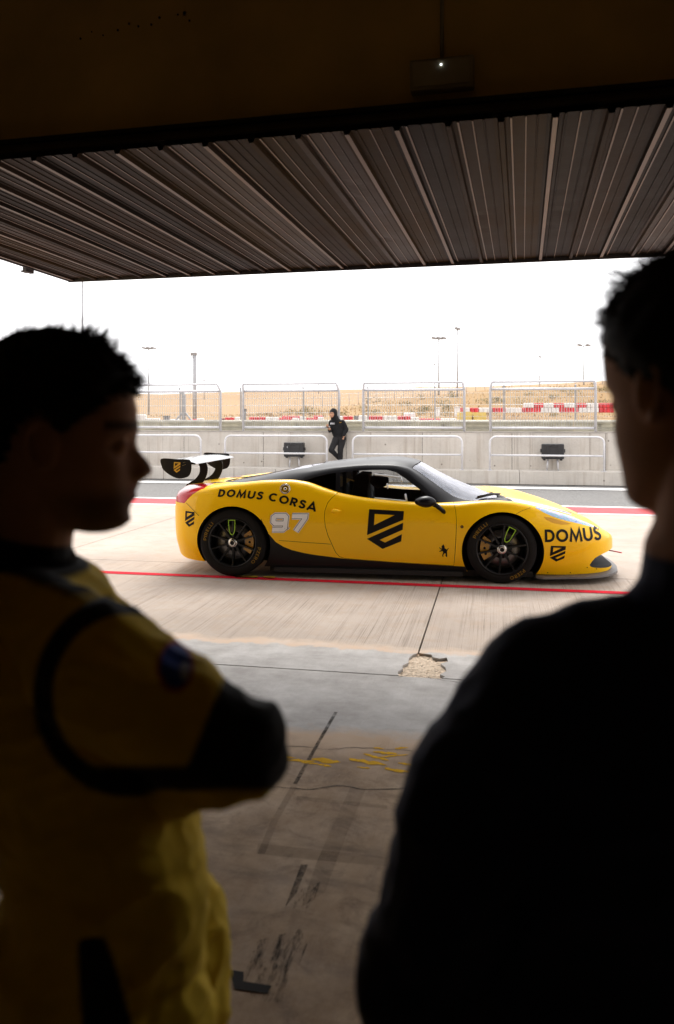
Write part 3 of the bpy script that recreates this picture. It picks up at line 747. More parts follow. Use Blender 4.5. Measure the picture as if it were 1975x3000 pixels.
tag(obj('dry_grass', bm, [mat('straw', (.32, .20, .085), .9, vscale=.3), mat('straw_dark', (.26, .155, .06), .9, vscale=.3)]), 'dry straw-coloured grass tufts on the bank', 'grass', kind='stuff')
# ------------------------------------------------------------------ the racing car
def car_paint(name, color, rough=.42, coat=.3, spec=.14):
    m, nt, b, oc = base_mat(name)
    n = noisen(nt, oc, 1.6, 4)
    nt.links.new(mixc(nt, ramp(nt, n, .3, .7), tuple(c * .965 for c in color), color), b.inputs['Base Color'])
    b.inputs['Roughness'].default_value = rough; b.inputs['Coat Weight'].default_value = coat
    b.inputs['Coat Roughness'].default_value = .04; b.inputs['Specular IOR Level'].default_value = spec
    return m
M_YEL = car_paint('yellow_car_paint', (.97, .555, .002)); M_BLK = car_paint('black_car_paint', (.007, .0065, .008), .40, .10, .10)
M_CARB = car_paint('carbon_black', (.010, .009, .010), .5, .12, .15); M_INT = mat('matt_black_interior', (.012, .011, .012), .8)
M_DECAL = mat('black_vinyl', (.008, .007, .008), .5, coat=.0, var=.05, spec=.15); M_WDEC = mat('white_vinyl', (.86, .86, .90), .5, var=.03)
M_GOLD = mat('gold_vinyl', (.66, .36, .03), .4, var=.05); M_TYRE = mat('tyre_rubber', (.011, .010, .010), .85, spec=.15, var=.25, vscale=10)
M_RIM = mat('black_wheel_enamel', (.008, .008, .009), .4, .1, coat=.12, spec=.25); M_DISC = mat('brake_disc_steel', (.16, .155, .16), .4, .8, var=.2)
M_CAL = mat('gold_caliper', (.55, .28, .02), .4, coat=.4); M_CHROME = mat('bare_alloy', (.62, .60, .58), .25, 1.0); M_GREEN = mat('green_spoke_tape', (.28, .50, .03), .5)
M_TXT = mat('faded_gold_tyre_print', (.22, .13, .02), .8, spec=.1, var=.3, vscale=30); M_SEAM = mat('panel_gap', (.05, .028, .003), .8)
M_LIGHTR = car_paint('red_lamp_lens', (.50, .006, .012), .2, .5)
def glass_mat(name, tint, dark):
    m = bpy.data.materials.new(name); m.use_nodes = True; nt = m.node_tree; nt.nodes.clear(); MATS[name] = m
    tr = nd(nt, 'ShaderNodeBsdfTransparent'); tr.inputs[0].default_value = (*tint, 1)
    gl = nd(nt, 'ShaderNodeBsdfGlossy'); gl.inputs['Roughness'].default_value = .03; gl.inputs['Color'].default_value = (.95, .95, 1, 1)
    fr = nd(nt, 'ShaderNodeFresnel'); fr.inputs['IOR'].default_value = 1.5
    tcn = nd(nt, 'ShaderNodeTexCoord'); sm = ramp(nt, noisen(nt, tcn.outputs['Object'], 9, 4), .3, .8)
    fac = mathn(nt, 'ADD', mathn(nt, 'MULTIPLY', fr.outputs[0], .9), mathn(nt, 'MULTIPLY', sm, dark))
    mx = nd(nt, 'ShaderNodeMixShader'); o = nd(nt, 'ShaderNodeOutputMaterial')
    nt.links.new(fac, mx.inputs[0]); nt.links.new(tr.outputs[0], mx.inputs[1]); nt.links.new(gl.outputs[0], mx.inputs[2]); nt.links.new(mx.outputs[0], o.inputs[0])
    return m
M_GLASS = glass_mat('clear_polycarbonate', (.86, .87, .88), .03); M_WSG = glass_mat('windscreen_glass', (.55, .58, .60), .12); M_ENG = glass_mat('smoked_engine_glass', (.10, .10, .11), .05)

CAR_YAW = R_(-7.88)
car = empty('race_car', (-.927, 8.988, 0), CAR_YAW)
tag(car, 'yellow and black racing coupe with a rear wing, number 97, on the pit lane', 'car')
# control sections: x, (y0,z0) sill, (y1,z1) lower side, (y2,z2) widest, (y3,z3) shoulder, (y4,z4) inner, z5 middle
SEC = [
 (-.80, .42, .25, .52, .38, .55, .56, .48, .77, .28, .82, .83),
 (-.74, .58, .21, .68, .36, .71, .58, .64, .81, .40, .86, .87),
 (-.66, .70, .17, .79, .36, .815, .60, .74, .835, .48, .88, .885),
 (-.55, .78, .145, .87, .35, .895, .62, .81, .855, .55, .892, .895),
 (-.35, .85, .135, .945, .35, .965, .62, .865, .882, .62, .905, .905),
 (-.15, .87, .13, .965, .36, .985, .64, .875, .915, .63, .918, .91),
 (.10, .87, .12, .965, .36, .985, .66, .872, .945, .63, .93, .92),
 (.35, .87, .10, .945, .33, .968, .64, .860, .968, .62, .95, .94),
 (.55, .865, .10, .915, .30, .945, .62, .845, .972, .61, .958, .95),
 (.72, .86, .10, .90, .28, .93, .58, .835, .952, .60, .94, .94),
 (.90, .86, .10, .885, .25, .918, .54, .835, .895, .62, .89, .89),
 (1.10, .86, .10, .882, .22, .910, .52, .845, .842, .66, .83, .82),
 (1.35, .86, .10, .882, .21, .908, .50, .855, .802, .68, .79, .78),
 (1.70, .86, .10, .882, .21, .908, .50, .862, .772, .68, .76, .76),
 (2.00, .86, .10, .885, .22, .912, .50, .868, .758, .66, .755, .76),
 (2.22, .86, .10, .895, .24, .925, .51, .868, .760, .62, .765, .775),
 (2.42, .86, .10, .925, .28, .955, .53, .865, .785, .58, .765, .765),
 (2.60, .86, .10, .945, .30, .975, .55, .855, .800, .55, .745, .735),
 (2.75, .86, .10, .945, .30, .975, .54, .840, .792, .52, .72, .705),
 (2.90, .85, .09, .935, .28, .965, .51, .815, .770, .49, .70, .688),
 (3.10, .83, .085, .908, .26, .938, .47, .772, .718, .46, .662, .648),
 (3.30, .79, .080, .865, .25, .895, .44, .715, .655, .43, .618, .605),
 (3.46, .735, .080, .815, .25, .840, .42, .650, .595, .40, .573, .562),
 (3.60, .655, .080, .735, .25, .752, .41, .575, .535, .36, .522, .515),
 (3.70, .565, .080, .635, .25, .648, .40, .49, .485, .31, .477, .472),
 (3.77, .46, .085, .515, .25, .522, .38, .40, .442, .25, .436, .433),
 (3.815, .33, .095, .365, .25, .37, .36, .285, .405, .18, .402, .400),
 (3.835, .19, .115, .205, .25, .208, .345, .165, .375, .10, .375, .375)]
SA = np.array(SEC)
SA[:, 0] = np.where(SA[:, 0] < -.3, -.3 + (SA[:, 0] + .3) * .87, SA[:, 0])
def body_section(x):
    return [float(pchip(SA[:, 0], SA[:, k], x)) for k in range(1, 12)]
def spline_section(c):
    y0, z0, y1, z1, y2, z2, y3, z3, y4, z4, z5 = c
    pts = [(y0, z0), (y1, z1), (y2, z2), ((y2 + y3) / 2 + .022, z2 + (z3 - z2) * .66), (y3, z3), (y4, z4), (y4 * .5, (z4 + z5 * 1.0) / 2 + (z5 - z4) * .18), (0.0, z5)]
    return catmull(pts, 6)
def body_solid():
    bm = bmnew(); rings = []
    xs = list(np.linspace(SA[0, 0], 3.835, 160))
    for x in xs:
        half = spline_section(body_section(x))
        right = [(-y, z) for y, z in half]                     # near side, bottom to top middle
        left = [(y, z) for y, z in half[:-1]][::-1]
        ring = right + left
        rings.append([bm.verts.new((x, y, z)) for y, z in ring])
    n = len(rings[0])
    for a, b in zip(rings, rings[1:]):
        for k in range(n): bm.faces.new((a[k], a[(k + 1) % n], b[(k + 1) % n], b[k]))
    bm.faces.new(rings[0][::-1]); bm.faces.new(rings[-1])
    bmesh.ops.recalc_face_normals(bm, faces=bm.faces[:])
    return bm
bm = body_solid(); BVH = BVHTree.FromBMesh(bm)
body = mesh_of(bm, 'body', (M_YEL, M_INT))
def cut(me, bm, mi=1, op='DIFFERENCE'):
    for f in bm.faces: f.material_index = mi
    return boolean(me, mesh_of(bm, 'c', (M_YEL, M_INT)), op)
def cyl(x, z, r, y0, y1, n=56): return pz([(x + r * math.cos(2 * math.pi * k / n), z + r * math.sin(2 * math.pi * k / n)) for k in range(n)], y0, y1)
WB = 2.674; ZR, ZF = .345, .335
for s in (-1, 1):
    for (x, z, r) in ((.008, .335, .382), (WB + .008, .305, .392)):
        y0, y1 = sorted((s * .56, s * 1.3)); body = cut(body, cyl(x, z, r, y0, y1))
body = cut(body, bx(1.0, 2.2, -.70, .70, .30, 1.2))                                     # cockpit
n_ = 40
mouth = pz([(.755 * math.copysign(abs(math.cos(a)) ** .5, math.cos(a)), .205 + .098 * math.copysign(abs(math.sin(a)) ** .6, math.sin(a))) for a in [2 * math.pi * k / n_ for k in range(n_)]], 3.42, 4.2, 'yz')
body = cut(body, mouth)
# parts cut from the shell: doors, skirts, lamps
DOOR = [(1.075, 1.0), (1.062, .855), (1.0, .80), (.965, .755), (.940, .68), (.935, .61), (.945, .52), (.970, .43), (1.009, .342), (1.045, .26), (1.085, .218), (1.14, .201), (1.617, .176), (2.214, .156), (2.226, .28), (2.235, .45), (2.240, .60), (2.232, .70), (2.212, .775), (2.20, 1.0)]
SKIRT = [(.30, .02), (.30, .60), (.367, .455), (.445, .36), (.52, .312), (.60, .279), (.72, .25), (.832, .231), (1.139, .198), (1.617, .173), (2.214, .153), (2.34, .150), (2.34, .02)]
def inset(poly, d):
    P = [Vector((a, b, 0)) for a, b in poly]; n = len(P); out = []
    area = sum(P[i].x * P[(i + 1) % n].y - P[(i + 1) % n].x * P[i].y for i in range(n)); sg = 1 if area > 0 else -1
    for i in range(n):
        a = (P[i] - P[i - 1]).normalized(); b = (P[(i + 1) % n] - P[i]).normalized(); t = (a + b).normalized()
        out.append((P[i].x - sg * t.y * d, P[i].y + sg * t.x * d))
    return out
LAMP = [(-.95, .73), (-.95, 1.0), (-.30, 1.0), (-.315, .884), (-.36, .868), (-.43, .825), (-.49, .77), (-.525, .73)]
_hx = np.linspace(3.0, 3.63, 9); _hy = pchip(SA[:, 0], SA[:, 7], _hx); _hw = np.array([.008, .030, .042, .047, .048, .046, .040, .030, .008])
HEAD = [(float(x), float(y + .044 + w)) for x, y, w in zip(_hx, _hy, _hw)] + [(float(x), float(y + .044 - w)) for x, y, w in list(zip(_hx, _hy, _hw))[::-1]]
pieces = []
for s in (-1, 1):
    y0, y1 = sorted((s * .72, s * 1.3))
    d_ = boolean(body, mesh_of(pz(inset(DOOR, .0022), y0, y1), 'c', (M_YEL, M_INT)), 'INTERSECT'); pieces.append(('door', d_, s))
    y0, y1 = sorted((s * .60, s * 1.3))
    k_ = boolean(body, mesh_of(pz(inset(SKIRT, .001), y0, y1), 'c', (M_YEL, M_INT)), 'INTERSECT'); pieces.append(('side_skirt', k_, s))
    y0, y1 = sorted((s * .42, s * 1.3))
    l_ = boolean(body, mesh_of(pz(inset(LAMP, .002), y0, y1), 'c', (M_YEL, M_INT)), 'INTERSECT'); pieces.append(('tail_lamp', l_, s))
    h_ = boolean(body, mesh_of(pz([(x, y * s) for x, y in inset(HEAD, .001)], .3, 1.2, 'xy'), 'c', (M_YEL, M_INT)), 'INTERSECT'); pieces.append(('headlamp', h_, s))
for s in (-1, 1):
    y0, y1 = sorted((s * .72, s * 1.3)); body = cut(body, pz(inset(DOOR, -.0022), y0, y1))
    y0, y1 = sorted((s * .60, s * 1.3)); body = cut(body, pz(SKIRT, y0, y1))
    y0, y1 = sorted((s * .42, s * 1.3)); body = cut(body, pz(LAMP, y0, y1))
    body = cut(body, pz([(x, y * s) for x, y in HEAD], .3, 1.2, 'xy'))
obj('body_shell', smooth(body, 30), None, car)
doors = {}
M_HL = glass_mat('headlamp_lens', (.7, .75, .85), .25)
mh, nth, bh, och = base_mat('headlamp_reflector')
_n = noisen(nth, mapping(nth, och, (9, 14, 9)), 1.0, 4, .7, 1.2)
cr = nd(nth, 'ShaderNodeValToRGB'); nth.links.new(_n, cr.inputs[0])
el = cr.color_ramp.elements; el[0].position = .35; el[0].color = (.05, .12, .42, 1); el[1].position = .66; el[1].color = (.60, .62, .78, 1)
for p_, c_ in ((.43, (.42, .48, .66, 1)), (.50, (.10, .38, .40, 1)), (.57, (.40, .26, .52, 1))):
    e_ = el.new(p_); e_.color = c_
nth.links.new(cr.outputs[0], bh.inputs['Base Color']); bh.inputs['Roughness'].default_value = .12; bh.inputs['Metallic'].default_value = .3; bh.inputs['Coat Weight'].default_value = .4
for name, me, s in pieces:
    me.materials.clear()
    ms = {'door': (M_YEL, M_INT), 'side_skirt': (M_CARB, M_INT), 'tail_lamp': (M_LIGHTR, M_INT), 'headlamp': (mh, M_INT)}[name]
    for m_ in ms: me.materials.append(m_)
    o = obj(name, smooth(me, 30), None, car)
    if name == 'door': doors[s] = o
NEAR = doors[-1]

# ---- greenhouse
CAN = [  # x, then five (y,z) from belt to middle
 (-.30, .50, .87, .40, .892, .30, .90, .18, .905, .907),
 (.00, .62, .89, .55, .922, .45, .94, .28, .953, .958),
 (.30, .68, .93, .60, .970, .50, .998, .33, 1.016, 1.024),
 (.58, .72, .93, .645, 1.000, .55, 1.045, .37, 1.075, 1.088),
 (.82, .76, .88, .675, 1.040, .57, 1.080, .38, 1.108, 1.120),
 (1.05, .80, .80, .690, 1.072, .575, 1.108, .38, 1.138, 1.148),
 (1.35, .82, .74, .695, 1.092, .575, 1.130, .38, 1.162, 1.175),
 (1.58, .83, .73, .695, 1.090, .57, 1.135, .38, 1.170, 1.182),
 (1.74, .83, .72, .700, 1.055, .57, 1.110, .38, 1.150, 1.166),
 (1.86, .83, .72, .710, .980, .575, 1.050, .38, 1.115, 1.140),
 (2.05, .83, .72, .725, .850, .60, .925, .40, 1.000, 1.040),
 (2.25, .82, .72, .720, .765, .61, .815, .41, .890, .945),
 (2.45, .78, .71, .690, .745, .58, .770, .40, .820, .865),
 (2.62, .68, .70, .590, .735, .49, .755, .34, .782, .800),
 (2.78, .50, .68, .420, .710, .34, .725, .24, .740, .745)]
CA = np.array(CAN)
def can_grid(off=0.0, xs=None):
    xs = np.linspace(-.30, 2.78, 90) if xs is None else xs
    G = []
    for x in xs:
        c = [float(pchip(CA[:, 0], CA[:, k], x)) for k in range(1, 10)]
        pts = [(c[0], c[1]), (c[2], c[3]), (c[4], c[5]), (c[6], c[7]), (0, c[8])]
        half = catmull(pts, 7)
        row = [Vector((x, -y, z)) for y, z in half] + [Vector((x, y, z)) for y, z in half[:-1][::-1]]
        G.append(row)
    if off:
        H = []
        for i in range(len(G)):
            r = []
            for j in range(len(G[0])):
                a = G[min(i + 1, len(G) - 1)][j] - G[max(i - 1, 0)][j]; b = G[i][min(j + 1, len(G[0]) - 1)] - G[i][max(j - 1, 0)]
                n = a.cross(b)
                if n.length > 1e-9: n.normalize()
                if n.z < 0 or (abs(n.z) < .05 and n.y * G[i][j].y < 0): n = -n
                r.append(G[i][j] - n * off)
            H.append(r)
        return H
    return G
def shell(o1, o2, mi=0):
    A = can_grid(o1); B = can_grid(o2); bm = bmnew(); ni, nj = len(A), len(A[0])
    VA = [[bm.verts.new(p) for p in r] for r in A]; VB = [[bm.verts.new(p) for p in r] for r in B]
    for i in range(ni - 1):
        for j in range(nj - 1):
            bm.faces.new((VA[i][j], VA[i][j + 1], VA[i + 1][j + 1], VA[i + 1][j])); bm.faces.new((VB[i][j], VB[i + 1][j], VB[i + 1][j + 1], VB[i][j + 1]))
    for i in range(ni - 1):
        for j in (0, nj - 1): bm.faces.new((VA[i][j], VA[i + 1][j], VB[i + 1][j], VB[i][j]))
    for j in range(nj - 1):
        for i in (0, ni - 1): bm.faces.new((VA[i][j], VB[i][j], VB[i][j + 1], VA[i][j + 1]))
    bmesh.ops.recalc_face_normals(bm, faces=bm.faces[:])
    return bm
WIN = catmull([(1.085, .80), (1.07, .93), (1.062, 1.045), (1.20, 1.070), (1.36, 1.080), (1.55, 1.078), (1.64, 1.055), (1.73, .998), (1.83, .925), (1.95, .838), (2.07, .765), (1.75, .755), (1.43, .778)], 1, True)
QWIN = [(1.028, .83), (1.024, 1.045), (.93, 1.028), (.83, 1.003), (.74, .975), (.665, .945), (.80, .90), (.92, .86)]
WSC = [(1.79, -.55), (1.845, -.30), (1.865, 0), (1.845, .30), (1.79, .55), (2.02, .598), (2.22, .640), (2.32, .64), (2.44, .60), (2.56, .50), (2.66, .36), (2.71, .18), (2.725, 0), (2.71, -.18), (2.66, -.36), (2.56, -.50), (2.44, -.60), (2.32, -.64), (2.22, -.640), (2.02, -.598)]
RGL = [(-.24, -.26), (-.05, -.37), (.30, -.43), (.70, -.47), (.80, -.30), (.83, 0), (.80, .30), (.70, .47), (.30, .43), (-.05, .37), (-.24, .26)]
can = mesh_of(shell(0, .022), 'canopy', (M_BLK, M_INT)); thin = mesh_of(shell(.010, .013), 'g', (M_GLASS,))
gl = {}
for nm, poly, pl, lo, hi in (('side_window', WIN, 'xz', -1, 0), ('side_window', WIN, 'xz', 0, 1), ('quarter_window', QWIN, 'xz', -1, 0), ('quarter_window', QWIN, 'xz', 0, 1), ('windscreen', WSC, 'xy', .6, 1.4), ('engine_window', RGL, 'xy', .8, 1.4)):
    g_ = boolean(thin, mesh_of(pz(inset(poly, -.004) if pl == 'xz' else poly, lo, hi, pl), 'c', (M_GLASS,)), 'INTERSECT')
    g_.materials.clear(); g_.materials.append({'windscreen': M_WSG, 'engine_window': M_ENG, 'quarter_window': M_ENG}.get(nm, M_GLASS))
    obj(nm, smooth(g_, 50), None, car)
    if nm == 'side_window' and lo == 0: continue
for poly, pl, lo, hi in ((WIN, 'xz', -1, 1), (QWIN, 'xz', -1, 1), (WSC, 'xy', .5, 1.4), (RGL, 'xy', .7, 1.4)):
    can = cut(can, pz(poly, lo, hi, pl))
roof = obj('roof', smooth(can, 30), None, car)
gridbm = bmnew(); G_ = can_grid(0); V_ = [[gridbm.verts.new(p) for p in r] for r in G_]
for i in range(len(G_) - 1):
    for j in range(len(G_[0]) - 1): gridbm.faces.new((V_[i][j], V_[i][j + 1], V_[i + 1][j + 1], V_[i + 1][j]))
CBVH = BVHTree.FromBMesh(gridbm); gridbm.free()

# ---- draping flat shapes over the shell
def drape(bm, off=.003, axis='side', step=.03, bvhs=None, sgn=-1):
    # bm holds flat shapes in (x, 0, z) for axis 'side' or (x, y, 0) for 'top'
    bvhs = bvhs or (BVH,)
    vs = [v.co for v in bm.verts]
    lo = [min(v[i] for v in vs) for i in range(3)]; hi = [max(v[i] for v in vs) for i in range(3)]
    for ax in ((0, 2) if axis == 'side' else (0, 1)):
        k = lo[ax] + step
        while k < hi[ax]:
            no = [0, 0, 0]; no[ax] = 1; co = [0, 0, 0]; co[ax] = k
            bmesh.ops.bisect_plane(bm, geom=bm.verts[:] + bm.edges[:] + bm.faces[:], plane_co=co, plane_no=no); k += step
    bad = []
    for v in bm.verts:
        if axis == 'side': o, d = Vector((v.co.x, sgn * 2.0, v.co.z)), Vector((0, -sgn, 0))
        else: o, d = Vector((v.co.x, v.co.y, 3.0)), Vector((0, 0, -1))
        best = None
        for B in bvhs:
            h = B.ray_cast(o, d)
            if h[0] is not None and (best is None or h[3] < best[3]): best = h
        if best is None: bad.append(v); continue
        n = best[1]
        if n.dot(d) > 0: n = -n
        v.co = best[0] + n * off
    if bad: bmesh.ops.delete(bm, geom=bad, context='VERTS')
    for f in bm.faces: f.smooth = True
    return bm
def stroke(bm, pts, w, closed=False, mi=0, tr=None):
    P = [Vector((a, b, 0)) for a, b in pts]; n = len(P); L, Rr = [], []
    for i in range(n):
        pa = P[i - 1] if (i > 0 or closed) else None; pb = P[(i + 1) % n] if (i < n - 1 or closed) else None
        d1 = (P[i] - pa).normalized() if pa is not None else None; d2 = (pb - P[i]).normalized() if pb is not None else None
        if d1 is None: d1 = d2
        if d2 is None: d2 = d1
        t = (d1 + d2)
        t = t.normalized() if t.length > 1e-6 else d1
        nn = Vector((-t.y, t.x, 0)); sc = 1 / max(.42, nn.dot(Vector((-d1.y, d1.x, 0))))
        L.append(P[i] + nn * w / 2 * sc); Rr.append(P[i] - nn * w / 2 * sc)
    tr = tr or (lambda a, b: (a, 0, b))
    VL = [bm.verts.new(tr(p.x, p.y)) for p in L]; VR = [bm.verts.new(tr(p.x, p.y)) for p in Rr]
    for i in range(n if closed else n - 1):
        j = (i + 1) % n
        f = bm.faces.new((VR[i], VR[j], VL[j], VL[i])); f.material_index = mi
    return bm
def arc(cx, cy, rx, ry, a0, a1, n=14): return [(cx + rx * math.cos(R_(a0 + (a1 - a0) * k / n)), cy + ry * math.sin(R_(a0 + (a1 - a0) * k / n))) for k in range(n + 1)]
T_ = .2
LET = {  # centre-line strokes on a unit-high letter: (width, [(points, closed)])
 'D': (.80, [([(.1, .1), (.1, .9), (.32, .9)] + arc(.32, .5, .38, .4, 90, -90)[1:-1] + [(.32, .1)], True)]),
 'O': (1.0, [(arc(.5, .5, .4, .4, 0, 345, 23), True)]),
 'M': (1.06, [([(.08, 0), (.20, .93), (.53, .16), (.86, .93), (.98, 0)], False)]),
 'U': (.82, [([(.1, 1), (.1, .42)] + arc(.41, .42, .31, .32, 180, 360)[1:-1] + [(.72, .42), (.72, 1)], False)]),
 'S': (.70, [(catmull([(.60, .76), (.49, .88), (.34, .905), (.19, .86), (.14, .73), (.22, .60), (.38, .52), (.53, .42), (.58, .28), (.50, .145), (.34, .095), (.19, .13), (.09, .25)], 3), False)]),
 'C': (.92, [(arc(.5, .5, .4, .4, 48, 312, 20), False)]),
 'R': (.72, [([(.1, 0), (.1, .9), (.36, .9)] + arc(.38, .68, .22, .22, 90, -90)[1:-1] + [(.38, .46), (.12, .46)], False), ([(.34, .44), (.62, 0)], False)]),
 'A': (.94, [([(.06, 0), (.47, .95), (.88, 0)], False), ([(.22, .27), (.72, .27)], False)]),
 'P': (.66, [([(.1, 0), (.1, .9), (.36, .9)] + arc(.38, .66, .22, .24, 90, -90)[1:-1] + [(.38, .42), (.12, .42)], False)]),
 'I': (.22, [([(.11, 0), (.11, 1)], False)]), 'E': (.58, [([(.52, .1), (.1, .1), (.1, .9), (.52, .9)], False), ([(.1, .5), (.46, .5)], False)]),
 'L': (.52, [([(.1, 1), (.1, .1), (.5, .1)], False)]), 'Z': (.66, [([(.06, .9), (.56, .9), (.1, .1), (.60, .1)], False)]), ' ': (.5, [])}
def letter(bm, ch, tr, t=T_, mi=0):
    for pts, cl in LET[ch][1]: stroke(bm, pts, t, cl, mi, tr)
def text_line(word, x0, z0, h, slant=0.0, gap=.16, sx=1.0, path=None, t=T_):
    bm = bmnew(); cur = 0.0
    for ch in word:
        w = LET[ch][0]
        if path is None: letter(bm, ch, lambda a, b, c=cur: (x0 + (c + a) * h * sx + b * h * slant, 0, z0 + b * h), t)
        else: letter(bm, ch, path(cur), t)
        cur += w + gap
    return bm, cur
EMB_A = [(.06, 1), (1, .965), (.98, .75), (0, .345)]; EMB_H = [(.21, .885), (.75, .865), (.19, .60)]
EMB_B = [(0, .25), (.98, .675), (.965, .50), (.345, .23), (.49, .165), (.945, .385), (.925, .205), (.42, 0)]
def emblem(x0, z0, w, h, tr=None, top=1.0):
    bm = bmnew(); tr = tr or (lambda a, b: (x0 + a * w, 0, z0 + b * h))
    o = [bm.verts.new(tr(*p)) for p in EMB_A]; i = [bm.verts.new(tr(*p)) for p in EMB_H]
    for f in ((o[0], o[1], i[1], i[0]), (o[1], o[2], i[1]), (o[2], i[2], i[1]), (o[2], o[3], i[2]), (o[3], o[0], i[0], i[2])): bm.faces.new(f)
    b = [bm.verts.new(tr(*p)) for p in EMB_B]
    for f in ((0, 1, 2, 3), (0, 3, 4, 7), (4, 5, 6, 7)): bm.faces.new([b[k] for k in f])
    return bm
def dec(name, bm, m, parent=None, **k):
    return obj(name, drape(bm, **k), m, parent or car)
# writing and emblems on the near side
dec('door_emblem', emblem(1.362, .308, .366, .392), M_DECAL, NEAR, off=.0035)
dec('bumper_emblem', emblem(3.127, .222, .152, .158), M_DECAL, off=.003, step=.02)
dec('quarter_emblem', emblem(-.512, .494, .118, .160), M_DECAL, off=.003, step=.02)
b_, _ = text_line('DOMUS', 3.078, .415, .119, -.02, .10, 1.0); dec('lettering', b_, M_DECAL, off=.0035, step=.02)
BL = catmull([(-.15, .808), (-.03, .808), (.07, .802), (.17, .795), (.285, .786), (.40, .772), (.50, .750), (.60, .728), (.70, .702), (.78, .683), (.88, .660), (1.0, .635)], 10)
BLs = [0.0]
for a_, c_ in zip(BL, BL[1:]): BLs.append(BLs[-1] + math.dist(a_, c_))
def on_path(s):
    s = max(0, min(s, BLs[-1] - 1e-4)); i = int(np.searchsorted(BLs, s, side='right') - 1); t = (s - BLs[i]) / max(1e-9, BLs[i + 1] - BLs[i])
    p = Vector((BL[i][0] + (BL[i + 1][0] - BL[i][0]) * t, BL[i][1] + (BL[i + 1][1] - BL[i][1]) * t)); j = min(i + 6, len(BL) - 1); k = max(0, i - 6)
    d = Vector((BL[j][0] - BL[k][0], BL[j][1] - BL[k][1])).normalized(); return p, d
bm = bmnew(); s_ = 0.0; word = 'DOMUS CORSA'
for q, ch in enumerate(word):
    h = .072 + .012 * q / 10; w = LET[ch][0] * h * 1.18
    if ch != ' ':
        p, d = on_path(s_ + w / 2); nrm = Vector((-d.y, d.x))
        letter(bm, ch, lambda a, b, p=p, d=d, nrm=nrm, h=h, c=LET[ch][0] / 2, w=w: ((p + d * ((a - c) * h * 1.18 + b * h * (.16 if q < 5 else .05)) + nrm * b * h).x, 0, (p + d * ((a - c) * h * 1.18 + b * h * (.16 if q < 5 else .05)) + nrm * b * h).y), .225)
        s_ += w + .019
    else: s_ += .042
dec('lettering', bm, M_DECAL, off=.0035, step=.025)
# race number
def num9(w, mi, bm, tr):
    stroke(bm, [(.80, .12), (.16, .12)][::-1] + [(.72, .12), (.84, .20), (.84, .80), (.76, .88), (.28, .88), (.18, .80), (.18, .56), (.28, .46), (.80, .46)], w, False, mi, tr)
def num7(w, mi, bm, tr): stroke(bm, [(.08, .86), (.80, .86), (.80, .76), (.36, .02)], w, False, mi, tr)
for w_, m_, of, nm in ((.37, M_WDEC, .003, 'race_number_border'), (.295, M_DECAL, .0045, 'race_number_outline'), (.245, M_WDEC, .006, 'race_number_fill')):
    for f_, x0 in ((num9, .380), (num7, .580)):
        bm = bmnew(); f_(w_, 0, bm, lambda a, b, x0=x0: (x0 + a * .185 + b * .020, 0, .466 + b * .182)); dec(nm, bm, m_, off=of, step=.025)
# prancing horse badge on the door
HORSE = [(.46, 1.0), (.40, .94), (.30, .86), (.28, .80), (.34, .79), (.42, .82), (.40, .72), (.36, .66), (.22, .66), (.08, .76), (.05, .70), (.20, .59), (.34, .58), (.33, .52), (.20, .50), (.06, .44), (.08, .38), (.22, .43), (.38, .46), (.44, .38), (.42, .26), (.34, .14), (.38, .02), (.48, 0), (.46, .06), (.44, .13), (.54, .24), (.60, .30), (.70, .24), (.66, .12), (.74, .0), (.84, 0), (.78, .07), (.75, .13), (.80, .26), (.76, .40), (.82, .44), (.90, .56), (1.0, .72), (.92, .70), (.82, .58), (.74, .48), (.68, .56), (.60, .68), (.58, .82), (.52, .92)]
bm = bmnew(); f = bm.faces.new([bm.verts.new((2.068 + .098 * a, 0, .244 + .125 * b)) for a, b in HORSE]); bmesh.ops.triangulate(bm, faces=[f])
dec('horse_badge', bm, M_DECAL, NEAR, off=.003, step=.04)
# panel seams, small marks
def seam(pts, w=.004, m=M_SEAM, off=.002): dec('panel_seam', stroke(bmnew(), catmull(pts, 5), w), m, off=off)
seam([(.476, .376), (.75, .358), (1.0, .344)]); seam([(-.50, .735), (-.43, .685), (-.345, .615)]); seam([(2.80, .672), (2.86, .705), (2.95, .735)], .003)
def disc(x, z, r, m, name, y=None, off=.004, n=16, parent=None):
    bm = bmnew(); bm.faces.new([bm.verts.new((x + r * math.cos(2 * math.pi * k / n), 0, z + r * math.sin(2 * math.pi * k / n))) for k in range(n)]); return dec(name, bm, m, parent, off=off, step=.5)
disc(2.293, .547, .015, M_CARB, 'tow_socket'); disc(2.293, .547, .007, mat('dull_orange', (.35, .12, .02), .5), 'tow_socket_core', off=.006)
for x, z in ((3.115, .105), (3.335, .103), (3.60, .125), (3.50, .150)): disc(x, z, .0055, M_CARB, 'rivet')
# fuel filler: recessed alloy ring
h = BVH.ray_cast(Vector((.535, -2, .893)), Vector((0, 1, 0))); nrm = h[1]
q = nrm.to_track_quat('Y', 'Z').to_matrix().to_4x4(); q.translation = h[0]
bm = lathe(bmnew(), [(.053, .000), (.051, .005), (.045, .004), (.032, -.006), (.030, -.008)], 28); bmesh.ops.transform(bm, matrix=q, verts=bm.verts); fc = obj('fuel_cap', bm, M_CHROME, car)
bm = lathe(bmnew(), [(.034, .001), (.030, .004), (.018, -.004), (.0005, -.004)], 24); bmesh.ops.transform(bm, matrix=q, verts=bm.verts); obj('fuel_valve', bm, M_CARB, fc)
bm = lathe(bmnew(), [(.016, .004), (.013, .009), (.0005, .009)], 16); bmesh.ops.transform(bm, matrix=q, verts=bm.verts); obj('fuel_plug', bm, M_CHROME, fc)
